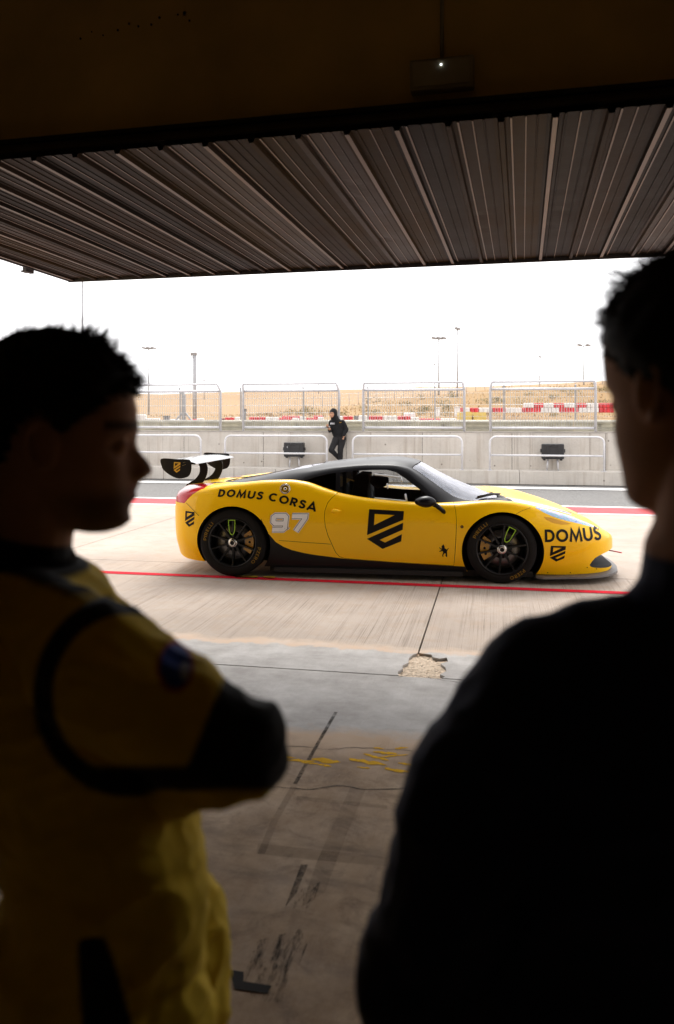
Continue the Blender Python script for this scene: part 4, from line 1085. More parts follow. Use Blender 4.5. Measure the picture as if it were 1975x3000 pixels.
# door pull
bm = bmnew(); h = BVH.ray_cast(Vector((1.05, -2, .675)), Vector((0, 1, 0)))[0]
tube(bm, [(1.005, h.y - .012, .670), (1.03, h.y - .030, .676), (1.07, h.y - .022, .680), (1.108, h.y - .002, .682)], .02, 12, rr=[.004, .026, .018, .004]); obj('handle', bm, M_YEL, NEAR)
# intake recess under the headlamp: flat patch, its shade painted as darker yellow
bm = bmnew(); bm.faces.new([bm.verts.new((a, 0, b)) for a, b in ((3.07, .650), (3.14, .640), (3.24, .610), (3.34, .578), (3.25, .575), (3.16, .595), (3.10, .622))]); dec('side_intake', bm, car_paint('shaded_intake_yellow', (.62, .30, .004), .5, .3), off=.002)
# bonnet stripe and vents
M_STRIPE = car_paint('grey_bonnet_stripe', (.42, .42, .46), .35, .8); M_STRW = car_paint('white_bonnet_stripe', (.78, .78, .80), .35, .8)
def topdec(name, poly, m, off=.003, bv=None):
    bm = bmnew(); bm.faces.new([bm.verts.new((a, b, 0)) for a, b in poly]); return obj(name, drape(bm, off, 'top', .05, bv), m, car)
for s in (-1, 1):
    topdec('bonnet_stripe', [(2.72, s * .44), (2.95, s * .43), (3.25, s * .37), (3.50, s * .30), (3.50, s * .20), (3.25, s * .24), (2.95, s * .27), (2.72, s * .28)], M_STRIPE)
    topdec('bonnet_stripe', [(2.80, s * .26), (3.1, s * .24), (3.48, s * .18), (3.48, s * .06), (3.1, s * .08), (2.80, s * .09)], M_STRW)
    topdec('bonnet_vent', [(3.45, s * .44), (3.58, s * .36), (3.60, s * .33), (3.50, s * .37)], M_INT)
    topdec('bonnet_latch', [(3.40, s * .30), (3.44, s * .29), (3.44, s * .25), (3.40, s * .26)], M_CHROME, .008)
topdec('cowl_panel', [(2.60, -.55), (2.72, -.52), (2.84, -.30), (2.88, 0), (2.84, .30), (2.72, .52), (2.60, .55), (2.68, .2), (2.69, 0), (2.68, -.2)], M_INT, .006, (BVH, CBVH))
topdec('nose_badge', [(3.66, -.03), (3.72, -.025), (3.72, .025), (3.66, .03)], M_GOLD, .004)
topdec('deck_scoop', [(-.42, -.42), (-.28, -.46), (-.20, -.40), (-.34, -.34)], M_INT, .004); topdec('deck_scoop', [(-.42, .42), (-.28, .46), (-.20, .40), (-.34, .34)], M_INT, .004)
# wiper
w0 = [CBVH.ray_cast(Vector((x, y, 3)), Vector((0, 0, -1)))[0] for x, y in ((2.70, -.10), (2.60, -.32), (2.46, -.55))]
obj('wiper', tb([p + Vector((0, 0, .025)) for p in w0], .012, 8), M_CARB, car); obj('wiper_blade', tb([w0[2] + Vector((-.02, -.02, .012)), w0[1] + Vector((0, -.01, .015)), w0[0] + Vector((.02, .10, .02))], .007, 6), M_CARB, car)
# splitter, floor and mouth lip
nose = [(x, body_section(x)[2]) for x in list(np.linspace(3.06, 3.835, 18))]
out = [(x + (.05 if x > 3.3 else .0), y + .028) for x, y in nose] + [(3.890, .10), (3.892, .02)]
poly = [(3.0, .90)] + out; poly = poly + [(x, -y) for x, y in poly[::-1]]
obj('front_splitter', pz(poly, .058, .078, 'xy'), mat('grey_splitter', (.13, .12, .12), .55), car)
obj('underfloor', bx(.36, 2.98, -.82, .82, .050, .108), M_INT, car)
obj('sill_blade', bx(.42, 2.30, -.895, -.80, .055, .098), M_INT, car); obj('sill_blade', bx(.42, 2.30, .80, .895, .055, .098), M_INT, car)
obj('mouth_duct', bx(3.40, 3.425, -.6, .6, .11, .28), M_INT, car)
tw = [(3.80, -.30, .262), (3.87, -.33, .255), (3.93, -.36, .247), (3.945, -.34, .243), (3.93, -.32, .245), (3.87, -.29, .252), (3.80, -.27, .258)]
obj('tow_strap', tb([(a - .035, b, c - .01) for a, b, c in tw], .0055, 6, cap=True), mat('red_webbing', (.50, .01, .02), .6), car)
# mirrors
for s in (-1, 1):
    bm = bmnew(); bmesh.ops.create_uvsphere(bm, u_segments=24, v_segments=16, radius=1.0)
    for v in bm.verts:
        x, y, z = v.co
        k = 1 - .28 * max(0, x) ** 1.5
        v.co = Vector((1.94 + x * .105, s * (1.005 + y * .075 * k), .792 + z * .056 * k + .010 * x * z))
    for f in bm.faces: f.smooth = True
    mr = obj('mirror', bm, M_BLK, car)
    obj('mirror_arm', tb([(1.985, s * .985, .785), (2.05, s * .96, .750), (2.10, s * .93, .705), (2.135, s * .885, .665)], .02, 10, rr=[.028, .024, .021, .020]), M_BLK, mr)
    bm = bmnew(); bmesh.ops.create_circle(bm, cap_ends=True, segments=24, radius=1, matrix=Matrix.Translation((1.848, s * 1.005, .792)) @ Matrix.Rotation(R_(90), 4, 'Y') @ Matrix.Diagonal((.042, .058, 1, 1)))
    obj('mirror_glass', bm, M_CHROME, mr)
# rear wing
wing = car
af = [(-.80, 1.118), (-.70, 1.132), (-.60, 1.140), (-.52, 1.138), (-.46, 1.128), (-.445, 1.118), (-.46, 1.110), (-.55, 1.108), (-.66, 1.110), (-.75, 1.108)]
af = [(x, z + .022 - (x + .6) * .10) for x, z in af]
bm = pz(af, -.742, .742); obj('wing_plane', smooth(mesh_of(bm, 'wing_plane', (car_paint('gloss_wing_black', (.012, .011, .012), .25, .5, .4),)), 50), None, wing)
EP = catmull([(-.822, 1.178), (-.66, 1.176), (-.53, 1.172), (-.502, 1.150), (-.494, 1.09), (-.505, 1.03), (-.535, .992), (-.60, .974), (-.66, .978), (-.73, 1.010), (-.79, 1.055), (-.815, 1.095)], 4, True)
for s in (-1, 1):
    y0, y1 = sorted((s * .744, s * .752)); ep = obj('wing_endplate', pz(EP, y0, y1), M_CARB, wing)
    if s < 0:
        bm = emblem(-.686, 1.034, .074, .112, tr=lambda a, b: (-.686 + a * .074, -.7545, 1.034 + b * .112)); obj('endplate_emblem', bm, M_GOLD, ep)
    for (a, b) in ((-.565, 1.143), (-.578, 1.138), (-.573, 1.115), (-.585, 1.110), (-.56, 1.120)):
        bm = bmnew(); bmesh.ops.create_circle(bm, cap_ends=True, segments=8, radius=.004, matrix=Matrix.Translation((a, s * .7535, b)) @ Matrix.Rotation(R_(90), 4, 'X')); obj('screw', bm, M_CHROME, ep)
    # swan-curved strut
    L_ = catmull([(-.575, 1.125), (-.548, 1.07), (-.552, 1.00), (-.60, .935), (-.665, .895), (-.70, .870), (-.705, .835)], 5); O_ = catmull([(-.478, 1.125), (-.458, 1.06), (-.468, .98), (-.51, .90), (-.565, .855), (-.605, .832), (-.645, .815)], 5)
    y0, y1 = sorted((s * .290, s * .304)); stt = obj('wing_strut', pz(L_ + O_[::-1], y0, y1), M_CARB, wing)
    for (a, b) in ((-.655, .85), (-.67, .862), (-.60, .885), (-.59, .90)):
        bm = bmnew(); bmesh.ops.create_circle(bm, cap_ends=True, segments=8, radius=.005, matrix=Matrix.Translation((a, s * .290 - (.0016 if s < 0 else -.0156), b)) @ Matrix.Rotation(R_(90), 4, 'X')); obj('bolt', bm, M_CHROME, stt)
# ---- wheels
def wheel(x, yf, z, r, width, side, ang, calang, txt):
    w = empty('wheel', (x, side * yf, z)); w.parent = car
    w.rotation_euler = (0, 0, 0 if side < 0 else math.pi)          # outer face towards local -y
    rim = .248
    W = width
    pr = [(rim - .004, .012), (rim + .006, .004), (rim + .02, .001), (r - .055, .000), (r - .03, .006), (r - .012, .018), (r - .003, .035), (r, .06), (r, W - .06), (r - .004, W - .03), (r - .03, W - .006), (rim + .02, W), (rim, W - .01)]
    obj('tyre', lathe(bmnew(), pr, 72), M_TYRE, w)
    rp = [(rim, .010), (rim + .004, .003), (rim - .006, .001), (rim - .014, .012), (rim - .02, .05), (rim - .03, .11), (rim - .03, W - .02), (rim, W - .005)]
    rb = bmnew(); lathe(rb, rp, 72)
    rimo = obj('rim', rb, M_RIM, w)
    for k in range(10):
        a = ang + 2 * math.pi * k / 10
        bm = bmnew()
        def sp(rr, t, y): return (rr * math.cos(a) - t * math.sin(a), y, rr * math.sin(a) + t * math.cos(a))
        ring = []
        for rr, hw, y0, y1 in ((.045, .017, .030, .075), (.10, .012, .028, .07), (.17, .0095, .022, .055), (.222, .010, .012, .045), (.236, .016, .010, .045)):
            ring.append([bm.verts.new(sp(rr, t, y)) for t, y in ((-hw, y1), (-hw * .75, y0), (hw * .75, y0), (hw, y1))])
        for p, q_ in zip(ring, ring[1:]):
            for i in range(4): bm.faces.new((p[i], p[(i + 1) % 4], q_[(i + 1) % 4], q_[i]))
        bm.faces.new(ring[0]); bm.faces.new(ring[-1][::-1])
        obj('spoke', bm, M_RIM, w)
    obj('hub', lathe(bmnew(), [(.0005, .022), (.05, .024), (.058, .034), (.062, .08)], 30), M_RIM, w)
    nut = obj('wheel_nut', lathe(bmnew(), [(.021, -.002), (.0345, -.004), (.037, .002), (.037, .02), (.045, .022)], 28), M_CHROME, w)
    obj('nut_core', lathe(bmnew(), [(.0005, .010), (.012, .008), (.022, -.001), (.021, .012)], 20), M_CARB, w)
    bdisc = obj('brake_disc', lathe(bmnew(), [(.10, .098), (.178, .095), (.18, .10), (.18, .125), (.10, .128)], 48), M_DISC, w)
    obj('disc_bell', lathe(bmnew(), [(.0005, .085), (.08, .085), (.10, .097)], 32), M_CARB, w)
    obj('barrel_back', lathe(bmnew(), [(.18, .16), (.219, .16)], 48), M_INT, w)
    c0 = R_(calang)
    A_ = [(rr * math.cos(c0 + t), rr * math.sin(c0 + t)) for rr, t in [(.205, -.62 + 1.24 * k / 10) for k in range(11)] + [(.118, .62 - 1.24 * k / 10) for k in range(11)]]
    cal = obj('caliper', pz(A_, .072, .150), M_CAL, w)
    for t in (-.35, 0, .35):
        obj('caliper_port', lathe(bmnew(), [(.0005, -.003), (.011, -.003), (.013, .001)], 12), M_CARB, w).location = (.162 * math.cos(c0 + t), .072, .162 * math.sin(c0 + t))
    # green tape outline on one spoke gap
    a = R_(txt[2]); U = [(.228, .034), (.150, .030), (.108, .024), (.086, .012), (.082, 0), (.086, -.012), (.108, -.024), (.150, -.030), (.228, -.034)]
    bm = bmnew(); pts = [(p_[0] * math.cos(a) - p_[1] * math.sin(a), p_[0] * math.sin(a) + p_[1] * math.cos(a)) for p_ in U]
    stroke(bm, pts, .0085, True, 0, lambda p, q: (p, .007, q))
    if side < 0: obj('tape_outline', bm, M_GREEN, w)
    # sidewall print
    if side < 0:
        for word, a0, a1 in (('PIRELLI', txt[0], txt[1]), ('PZERO', txt[3], txt[4])):
            bm = bmnew(); tot = sum(LET[c][0] + .2 for c in word); cur = 0.0; r0 = .268; hh = .034
            for ch in word:
                def tr(p, q, cur=cur):
                    aa = R_(a0 + (a1 - a0) * (cur + p) / tot); rr = r0 + q * hh
                    return (rr * math.cos(aa), .0005 - .0016, rr * math.sin(aa))
                letter(bm, ch, tr, .17); cur += LET[ch][0] + .2
            obj('tyre_print', bm, M_TXT, w)
    return w
for side in (-1, 1):
    wheel(0, .958, ZR, ZR, .30, side, R_(18), 0, (176, 134, 92, -8, -46))
    wheel(WB, .950, ZF, ZF, .27, side, R_(12), 180, (158, 118, 64, -42, -76))
# ---- cockpit
obj('seat', smooth(mesh_of(pz([(1.12, .30), (1.20, 1.0), (1.24, 1.03), (1.34, 1.02), (1.32, .70), (1.40, .45), (1.75, .48), (1.78, .36), (1.30, .30)], -.56, -.14), 'seat', (M_INT,)), 40), None, car)
bm = bmnew(); bmesh.ops.create_uvsphere(bm, u_segments=20, v_segments=14, radius=1, matrix=Matrix.Translation((1.44, -.36, .945)) @ Matrix.Diagonal((.10, .22, .075, 1))); obj('seat_head_support', bm, M_INT, car)
obj('seat', smooth(mesh_of(pz([(1.12, .30), (1.20, .93), (1.30, .93), (1.30, .70), (1.40, .45), (1.75, .48), (1.78, .36), (1.30, .30)], .14, .56), 'seat', (M_INT,)), 40), None, car)
obj('dashboard', bx(1.98, 2.22, -.66, .66, .55, .76, bev=.03), M_INT, car)
obj('dash_hood', bx(1.92, 2.05, -.55, -.15, .74, .80, bev=.02), M_INT, car)
bm = bmnew(); tube(bm, [(1.86 + .05 * math.sin(R_(a)), -.36 + .16 * math.cos(R_(a)), .74 + .13 * math.sin(R_(a))) for a in range(0, 361, 20)], .014, 8); obj('steering_wheel', bm, M_INT, car)
cage = empty('roll_cage'); cage.parent = car
M_CAGE = mat('dark_grey_tube', (.03, .03, .032), .5)
for pts in ([(1.10, -.63, .40), (1.10, -.61, .95), (1.10, -.48, 1.075), (1.10, .48, 1.075), (1.10, .61, .95), (1.10, .63, .40)], [(1.10, -.50, 1.07), (1.70, -.48, 1.085), (1.90, -.55, .97), (2.12, -.62, .76)], [(1.10, .50, 1.07), (1.70, .48, 1.085), (1.90, .55, .97), (2.12, .62, .76)], [(1.12, -.60, .60), (1.75, -.62, .68), (2.1, -.63, .60)], [(1.10, .58, .95), (1.10, -.58, .45)], [(1.87, -.56, .99), (1.96, -.62, .72)], [(1.70, -.48, 1.085), (1.70, .48, 1.085)]):
    obj('tube', tb(catmull(pts, 4), .020, 8), M_CAGE, cage)
obj('harness', bx(1.21, 1.235, -.44, -.40, .60, 1.0), mat('red_webbing', (.5, .01, .02)), car); obj('harness', bx(1.21, 1.235, -.32, -.28, .60, 1.0), MATS['red_webbing'], car)
# sliding pane in the side window: clear sheet with bright edge bars
def cy(x, z): 
    h = CBVH.ray_cast(Vector((x, -2, z)), Vector((0, 1, 0)))
    return h[0].y - .006 if h[0] is not None else -.72
M_BAR = mat('clear_edge_bar', (.55, .56, .58), .3)
sl = empty('sliding_pane'); sl.parent = car
def bar(a, b, w=.011): obj('edge_bar', tb([(a[0], cy(*a), a[1]), ((a[0] + b[0]) / 2, cy((a[0] + b[0]) / 2, (a[1] + b[1]) / 2), (a[1] + b[1]) / 2), (b[0], cy(*b), b[1])], w, 6), M_BAR, sl)
bar((1.42, 1.035), (1.69, 1.005)); bar((1.69, 1.005), (1.70, .955)); bar((1.43, .80), (1.74, .775)); bar((1.735, .845), (1.75, .775)); bar((1.55, .945), (1.56, .895), .008)
bm = bmnew(); bm.faces.new([bm.verts.new((x, cy(x, z) - .004, z)) for x, z in ((1.42, 1.03), (1.56, 1.02), (1.58, .79), (1.43, .80))]); obj('pane', bm, M_GLASS, sl)
# ------------------------------------------------------------------ people
def cap_(bm, p0, p1, r0, r1, n=18, flat=None):
    # closed tapered capsule
    p0 = Vector(p0); p1 = Vector(p1); d = p1 - p0; L = d.length; d.normalize()
    a = d.orthogonal().normalized(); b = d.cross(a)
    rings = []
    prof_ = [(-r0 * math.cos(t), r0 * math.sin(t)) for t in [math.pi / 2 * k / 5 for k in range(1, 6)]] + [(L + r1 * math.sin(t), r1 * math.cos(t)) for t in [math.pi / 2 * k / 5 for k in range(0, 5)]]
    for h, r in prof_: rings.append([bm.verts.new(p0 + d * h + (a * math.cos(2 * math.pi * k / n) + b * math.sin(2 * math.pi * k / n)) * r) for k in range(n)])
    e0 = bm.verts.new(p0 - d * r0); e1 = bm.verts.new(p1 + d * r1); fs = []
    for x, y in zip(rings, rings[1:]):
        for k in range(n): fs.append(bm.faces.new((x[k], x[(k + 1) % n], y[(k + 1) % n], y[k])))
    for k in range(n):
        fs.append(bm.faces.new((e0, rings[0][(k + 1) % n], rings[0][k]))); fs.append(bm.faces.new((e1, rings[-1][k], rings[-1][(k + 1) % n])))
    bmesh.ops.recalc_face_normals(bm, faces=fs)
def ell_(bm, c, r, M=None, seg=24):
    m = Matrix.Translation(Vector(c)) @ ((M.to_4x4()) if M is not None else Matrix.Identity(4)) @ Matrix.Diagonal((*r, 1))
    bmesh.ops.create_uvsphere(bm, u_segments=seg, v_segments=seg * 2 // 3, radius=1.0, matrix=m)
def loft_(bm, rings):
    # closed loft through horizontal ellipses: (centre, rx, ry, yaw, power)
    n = 32; R = []
    for c, rx, ry, yaw, pw in rings:
        r = []
        for k in range(n):
            t = 2 * math.pi * k / n; x = rx * math.copysign(abs(math.cos(t)) ** pw, math.cos(t)); y = ry * math.copysign(abs(math.sin(t)) ** pw, math.sin(t))
            r.append(bm.verts.new((c[0] + x * math.cos(yaw) - y * math.sin(yaw), c[1] + x * math.sin(yaw) + y * math.cos(yaw), c[2])))
        R.append(r)
    fs = []
    for a, b in zip(R, R[1:]):
        for k in range(n): fs.append(bm.faces.new((a[k], a[(k + 1) % n], b[(k + 1) % n], b[k])))
    fs.append(bm.faces.new(R[0])); fs.append(bm.faces.new(R[-1][::-1])); bmesh.ops.recalc_face_normals(bm, faces=fs)
def head_(bm, M, hy=1.0):
    # profile loft: hx forwards, hy left, hz up, origin between the ear canals
    zs = [-.106, -.100, -.090, -.080, -.070, -.060, -.052, -.046, -.040, -.034, -.028, -.022, -.016, -.010, -.004, .002, .008, .014, .020, .026, .034, .044, .056, .070, .084, .097, .109, .119, .126, .130]
    F = pchip([-.106, -.098, -.088, -.075, -.060, -.045, -.03, 0, .02, .035, .055, .08, .10, .118, .13], [.072, .093, .101, .100, .098, .098, .096, .093, .098, .101, .100, .090, .070, .040, .005], zs)
    B = pchip([-.106, -.098, -.085, -.06, -.035, 0, .03, .06, .09, .115, .13], [.035, .012, -.018, -.042, -.062, -.085, -.098, -.101, -.090, -.060, -.02], zs)
    W = pchip([-.106, -.098, -.085, -.06, -.035, 0, .03, .06, .09, .115, .13], [.020, .034, .047, .057, .064, .070, .0745, .0765, .070, .050, .014], zs)
    nz = pchip([-.046, -.041, -.037, -.032, -.026, -.020, -.01, 0, .010, .02, .03], [0, .006, .015, .0245, .0300, .0290, .0225, .014, .007, .003, 0], zs)
    n = 72; R = []
    for i, z in enumerate(zs):
        c = (F[i] + B[i]) / 2; rx = (F[i] - B[i]) / 2; r = []
        for k in range(n):
            t = 2 * math.pi * k / n
            x = c + rx * math.copysign(abs(math.cos(t)) ** .92, math.cos(t)); y = W[i] * math.copysign(abs(math.sin(t)) ** .88, math.sin(t))
            if math.cos(t) > 0:
                sg = .008 + .009 * max(0, min(1, (.02 - z) / .05))
                x += nz[i] * math.exp(-(y / sg) ** 2)
                x += .0095 * math.exp(-((z + .047) / .006) ** 2 - (y / .020) ** 2) + .0095 * math.exp(-((z + .0625) / .006) ** 2 - (y / .018) ** 2)
                x -= .006 * math.exp(-((z + .076) / .007) ** 2 - (y / .022) ** 2)
                x += .006 * math.exp(-((z - .026) / .008) ** 2 - ((abs(y) - .024) / .022) ** 2)
                x -= .013 * math.exp(-((z - .006) / .010) ** 2 - ((abs(y) - .032) / .015) ** 2)
                x += .004 * math.exp(-((z + .020) / .016) ** 2 - ((abs(y) - .046) / .016) ** 2)
            r.append(bm.verts.new(M @ Vector((x, y, z))))
        R.append(r)
    fs = []
    for a, b in zip(R, R[1:]):
        for k in range(n): fs.append(bm.faces.new((a[k], a[(k + 1) % n], b[(k + 1) % n], b[k])))
    fs.append(bm.faces.new(R[0])); fs.append(bm.faces.new(R[-1][::-1])); bmesh.ops.recalc_face_normals(bm, faces=fs)
    R3 = M.to_3x3()
    for s in (-1, 1):
        ell_(bm, M @ Vector((.080, s * .031, .006)), (.0125, .0125, .0115), None, 12)
        e = R3 @ Matrix.Rotation(R_(-12), 3, 'Y') @ Matrix.Rotation(R_(s * 18), 3, 'Z')
        ell_(bm, M @ Vector((-.004, s * .076, .004)), (.019, .007, .031), e, 16)
        for t in range(0, 200, 20):   # raised outer fold
            a = R_(t - 70); a2 = R_(t - 50)
            def q(a): return M @ (Matrix.Rotation(R_(-12), 3, 'Y') @ Vector((-.018 * math.cos(a) - .004, s * (.083 + .004 * math.cos(a)), .030 * math.sin(a) + .004)))
            cap_(bm, q(a), q(a2), .0045, .0045, 8)
    for s in (-1, 1): ell_(bm, M @ Vector((.106, s * .010, -.029)), (.011, .007, .008), R3, 10)   # nostril wings
def hand_(bm, wrist, direction, palm_n, s=1.0, curl=.4, thumb=1):
    d = Vector(direction).normalized(); nn = Vector(palm_n).normalized(); side = d.cross(nn).normalized()
    wrist = Vector(wrist); base = wrist + d * .085 * s
    for k in range(5): cap_(bm, wrist + side * (k - 2) * .008 * s, base + side * (k - 2) * .016 * s, .013 * s, .012 * s, 10)
    for k, L in enumerate((.078, .085, .080, .064)):
        p = base + side * (1.5 - k) * .0195 * s; dd = d.copy()
        for seg, fr in enumerate((.45, .30, .25)):
            dd = (dd * math.cos(curl) + nn * math.sin(curl)).normalized(); p2 = p + dd * L * fr * s; cap_(bm, p, p2, (.0092 - .001 * seg) * s, (.0085 - .001 * seg) * s, 10); p = p2
    p = wrist + d * .025 * s + side * thumb * .030 * s; dd = (d * .75 + side * thumb * .6 + nn * .25).normalized()
    for seg, L in enumerate((.035, .030, .025)):
        p2 = p + dd * L * s; cap_(bm, p, p2, (.0115 - .001 * seg) * s, (.0105 - .001 * seg) * s, 10); p = p2; dd = (dd + nn * .3 + d * .25).normalized()
def grow(name, bm, voxel, smooth_it=4, wrinkle=None):
    me = bpy.data.meshes.new(name); bm.to_mesh(me); bm.free()
    o = bpy.data.objects.new('tmp', me); COL.objects.link(o)
    r = o.modifiers.new('r', 'REMESH'); r.mode = 'VOXEL'; r.voxel_size = voxel; r.use_smooth_shade = True
    if smooth_it:
        s = o.modifiers.new('s', 'SMOOTH'); s.iterations = smooth_it; s.factor = .5
    dg = bpy.context.evaluated_depsgraph_get(); out = bpy.data.meshes.new_from_object(o.evaluated_get(dg)); bpy.data.objects.remove(o)
    n = len(out.vertices); co = np.zeros(n * 3, np.float32); no = np.zeros(n * 3, np.float32)
    out.vertices.foreach_get('co', co); out.vertices.foreach_get('normal', no); co = co.reshape(-1, 3); no = no.reshape(-1, 3)
    if wrinkle is not None:
        d = np.array([wrinkle(Vector(c)) for c in co], np.float32); co = co + no * d[:, None]; out.vertices.foreach_set('co', co.ravel())
    for p in out.polygons: p.use_smooth = True
    out.update(); out.name = name
    return out, co
def paint(me, co, fn):
    at_ = me.color_attributes.new('Col', 'FLOAT_COLOR', 'POINT'); n = len(co)
    buf = np.ones((n, 4), np.float32); buf[:, :3] = fn(co); at_.data.foreach_set('color', buf.ravel())
def cloth_mat(name, rough=.85, sheen=.04, weave=900):
    m, nt, b, oc = base_mat(name)
    a = nd(nt, 'ShaderNodeVertexColor'); a.layer_name = 'Col'
    v = ramp(nt, noisen(nt, oc, 30, 4), .3, .7)
    nt.links.new(mixc(nt, 1.0, a.outputs[0], mixc(nt, v, (.86, .86, .86), (1, 1, 1)), 'MULTIPLY'), b.inputs['Base Color'])
    b.inputs['Roughness'].default_value = rough; b.inputs['Sheen Weight'].default_value = sheen; b.inputs['Sheen Roughness'].default_value = .5
    b.inputs['Specular IOR Level'].default_value = .25
    bump(nt, noisen(nt, oc, weave, 2), .25, .0006, b)
    return m
M_CLOTH = cloth_mat('suit_and_skin')
SKIN = np.array((.50, .27, .17)); YELS = np.array((.80, .55, .010)); BLKS = np.array((.010, .0095, .010)); NAVY = np.array((.018, .027, .075))
def hair_(name, parent, M, cover, n, length, seed, up=.35, wild=.35, cap_grow=.010, m=None):
    # scalp cap plus many tapering locks; cover(dir) says where hair grows
    rnd = random.Random(seed); bm = bmnew()
    def scalp(th, ph):    # th azimuth, ph elevation
        d = Vector((math.cos(ph) * math.cos(th), math.cos(ph) * math.sin(th), math.sin(ph)))
        c = Vector((-.004, 0, .030)); r = Vector((.102, .080, .102))
        return c + Vector((d.x * r.x, d.y * r.y, d.z * r.z)), d
    na, npp = 60, 34; grid = {}
    for i in range(na):
        for j in range(npp + 1):
            ph = R_(-55) + (math.pi / 2 - R_(-55)) * j / npp; th = 2 * math.pi * i / na; p, d = scalp(th, ph)
            k = cover(d); g = cap_grow * max(-.9, min(1, k)) + .004 * mnoise.noise(p * 60) + .003 * mnoise.noise(p * 150)
            grid[i, j] = bm.verts.new(M @ (p + d * g)) if True else None
            grid[i, j].index = 0
    for i in range(na):
        for j in range(npp):
            ph = R_(-55) + (math.pi / 2 - R_(-55)) * (j + .5) / npp; _, d = scalp(2 * math.pi * (i + .5) / na, ph)
            if cover(d) > -.05:
                f = bm.faces.new((grid[i, j], grid[(i + 1) % na, j], grid[(i + 1) % na, j + 1], grid[i, j + 1])); f.smooth = True
    lone = [v for v in bm.verts if not v.link_faces]; bmesh.ops.delete(bm, geom=lone, context='VERTS')
    made = 0
    while made < n:
        z = rnd.uniform(-.8, 1); th = rnd.uniform(0, 2 * math.pi); ph = math.asin(z); p, d = scalp(th, ph); k = cover(d)
        if k <= 0: continue
        made += 1
        L = length(d) * rnd.uniform(.5, 1.2) * min(1, .35 + k) * (.85 + .9 * max(0, mnoise.noise(p * 38 + Vector((seed, 0, 0)))) * 1.6)
        flow = Vector((.55 + .3 * rnd.random(), 0, up)) + Vector((rnd.gauss(0, wild), rnd.gauss(0, wild), rnd.gauss(0, wild)))
        dr = (d * .55 + flow.normalized() * .75).normalized(); bend = Vector((rnd.gauss(0, .7), rnd.gauss(0, .7), rnd.gauss(0, .7) - .45))
        pts = []; q = p + d * .002; dd = dr
        for s in range(4): pts.append(M @ q); q = q + dd * L / 3; dd = (dd + bend * .35).normalized()
        w = rnd.uniform(.0010, .0020); a = (pts[1] - pts[0]).orthogonal().normalized(); b = (pts[1] - pts[0]).normalized().cross(a)
        prev = None
        for s, P in enumerate(pts[:3]):
            ww = w * (1, .9, .55)[s]; ring = [bm.verts.new(P + (a * math.cos(2.094 * i) + b * math.sin(2.094 * i)) * ww) for i in range(3)]
            if prev:
                for i in range(3): bm.faces.new((prev[i], prev[(i + 1) % 3], ring[(i + 1) % 3], ring[i]))
            prev = ring
        tip = bm.verts.new(pts[3])
        for i in range(3): bm.faces.new((prev[i], prev[(i + 1) % 3], tip))
    return obj(name, bm, m, parent)
M_HAIR = mat('dark_brown_hair', (.010, .007, .005), .7, var=.3, vscale=40, spec=.12)

# ---- man in the yellow suit, arms crossed, looking right past the car
Y0 = 1.0
HM = Matrix.Translation((-.3615 + .0, 1.02, 1.5545)) @ Matrix.Rotation(R_(12), 4, 'Z') @ Matrix.Rotation(R_(3), 4, 'Y')
bm = bmnew(); head_(bm, HM)
cap_(bm, HM @ Vector((-.022, 0, -.035)), (-.405, 1.02, 1.40), .056, .060)
cap_(bm, (-.415, 1.02, 1.405), (-.405, 1.02, 1.36), .066, .085)                    # neck base and collar
yw = R_(14)
loft_(bm, [((-.395, 1.02, 1.405), .07, .09, yw, 1), ((-.39, 1.02, 1.372), .095, .13, yw, .9), ((-.380, 1.02, 1.32), .115, .18, yw, .85), ((-.352, 1.02, 1.25), .128, .185, yw, .85), ((-.325, 1.02, 1.16), .125, .172, yw, .9),
           ((-.297, 1.01, 1.08), .120, .163, yw, .9), ((-.284, 1.005, 1.02), .119, .160, yw, .9), ((-.296, 1.005, .955), .128, .170, yw, .9), ((-.305, 1.005, .90), .132, .172, yw, .9), ((-.300, 1.005, .84), .12, .165, yw, .9)])
def L(px, py, Z): return at(px, py, Z)
sh = L(232, 1562, .86); el_ = L(545, 1742, .845); fa = L(330, 1812, 1.0)
cap_(bm, (-.395, .97, 1.360), sh + Vector((-.004, .01, .002)), .055, .070)              # trapezius to shoulder
cap_(bm, sh, el_, .073, .056); cap_(bm, el_, L(572, 1738, .85), .056, .048); cap_(bm, L(520, 1700, .85), L(590, 1712, .85), .050, .036); cap_(bm, el_, fa, .057, .050); cap_(bm, fa, (-.27, 1.13, 1.19), .048, .040)
sh2 = Vector((-.43, 1.19, 1.275)); el2 = Vector((-.22, 1.20, 1.13))
cap_(bm, (-.41, 1.07, 1.32), sh2, .055, .066); cap_(bm, sh2, el2, .070, .056); cap_(bm, el2, (-.20, .97, 1.195), .055, .046)
hand_(bm, (-.215, .955, 1.20), (-1, -.15, .1), (0, -1, .1), .9, .15)
for (hy_, kx, fx) in ((.925, -.19, -.19), (1.095, -.24, -.235)):                  # legs
    cap_(bm, (-.262, hy_, .865), (kx, hy_ - .005, .48), .118, .075); cap_(bm, (kx, hy_ - .005, .48), (fx - .03, hy_, .10), .068, .052)
    cap_(bm, (fx - .05, hy_, .045), (fx + .13, hy_ + .03, .038), .042, .034)
def wr1(c):
    if c.z > 1.43: return 0.0
    k = min(1, (1.43 - c.z) / .05)
    n = mnoise.noise(Vector((c.x * 9, c.y * 9, c.z * 16))) * .006
    n += .014 * (.28 - abs(mnoise.noise(Vector((c.x * 9 + c.z * 11, c.y * 8, c.z * 17 - c.x * 6)))))
    n += .007 * (.28 - abs(mnoise.noise(Vector((c.x * 24 - c.z * 12, c.y * 20, c.z * 30 + c.x * 14)))))
    if c.z < 1.1: n += .004 * mnoise.noise(Vector((c.x * 30, c.y * 12, c.z * 9)))
    return n * k
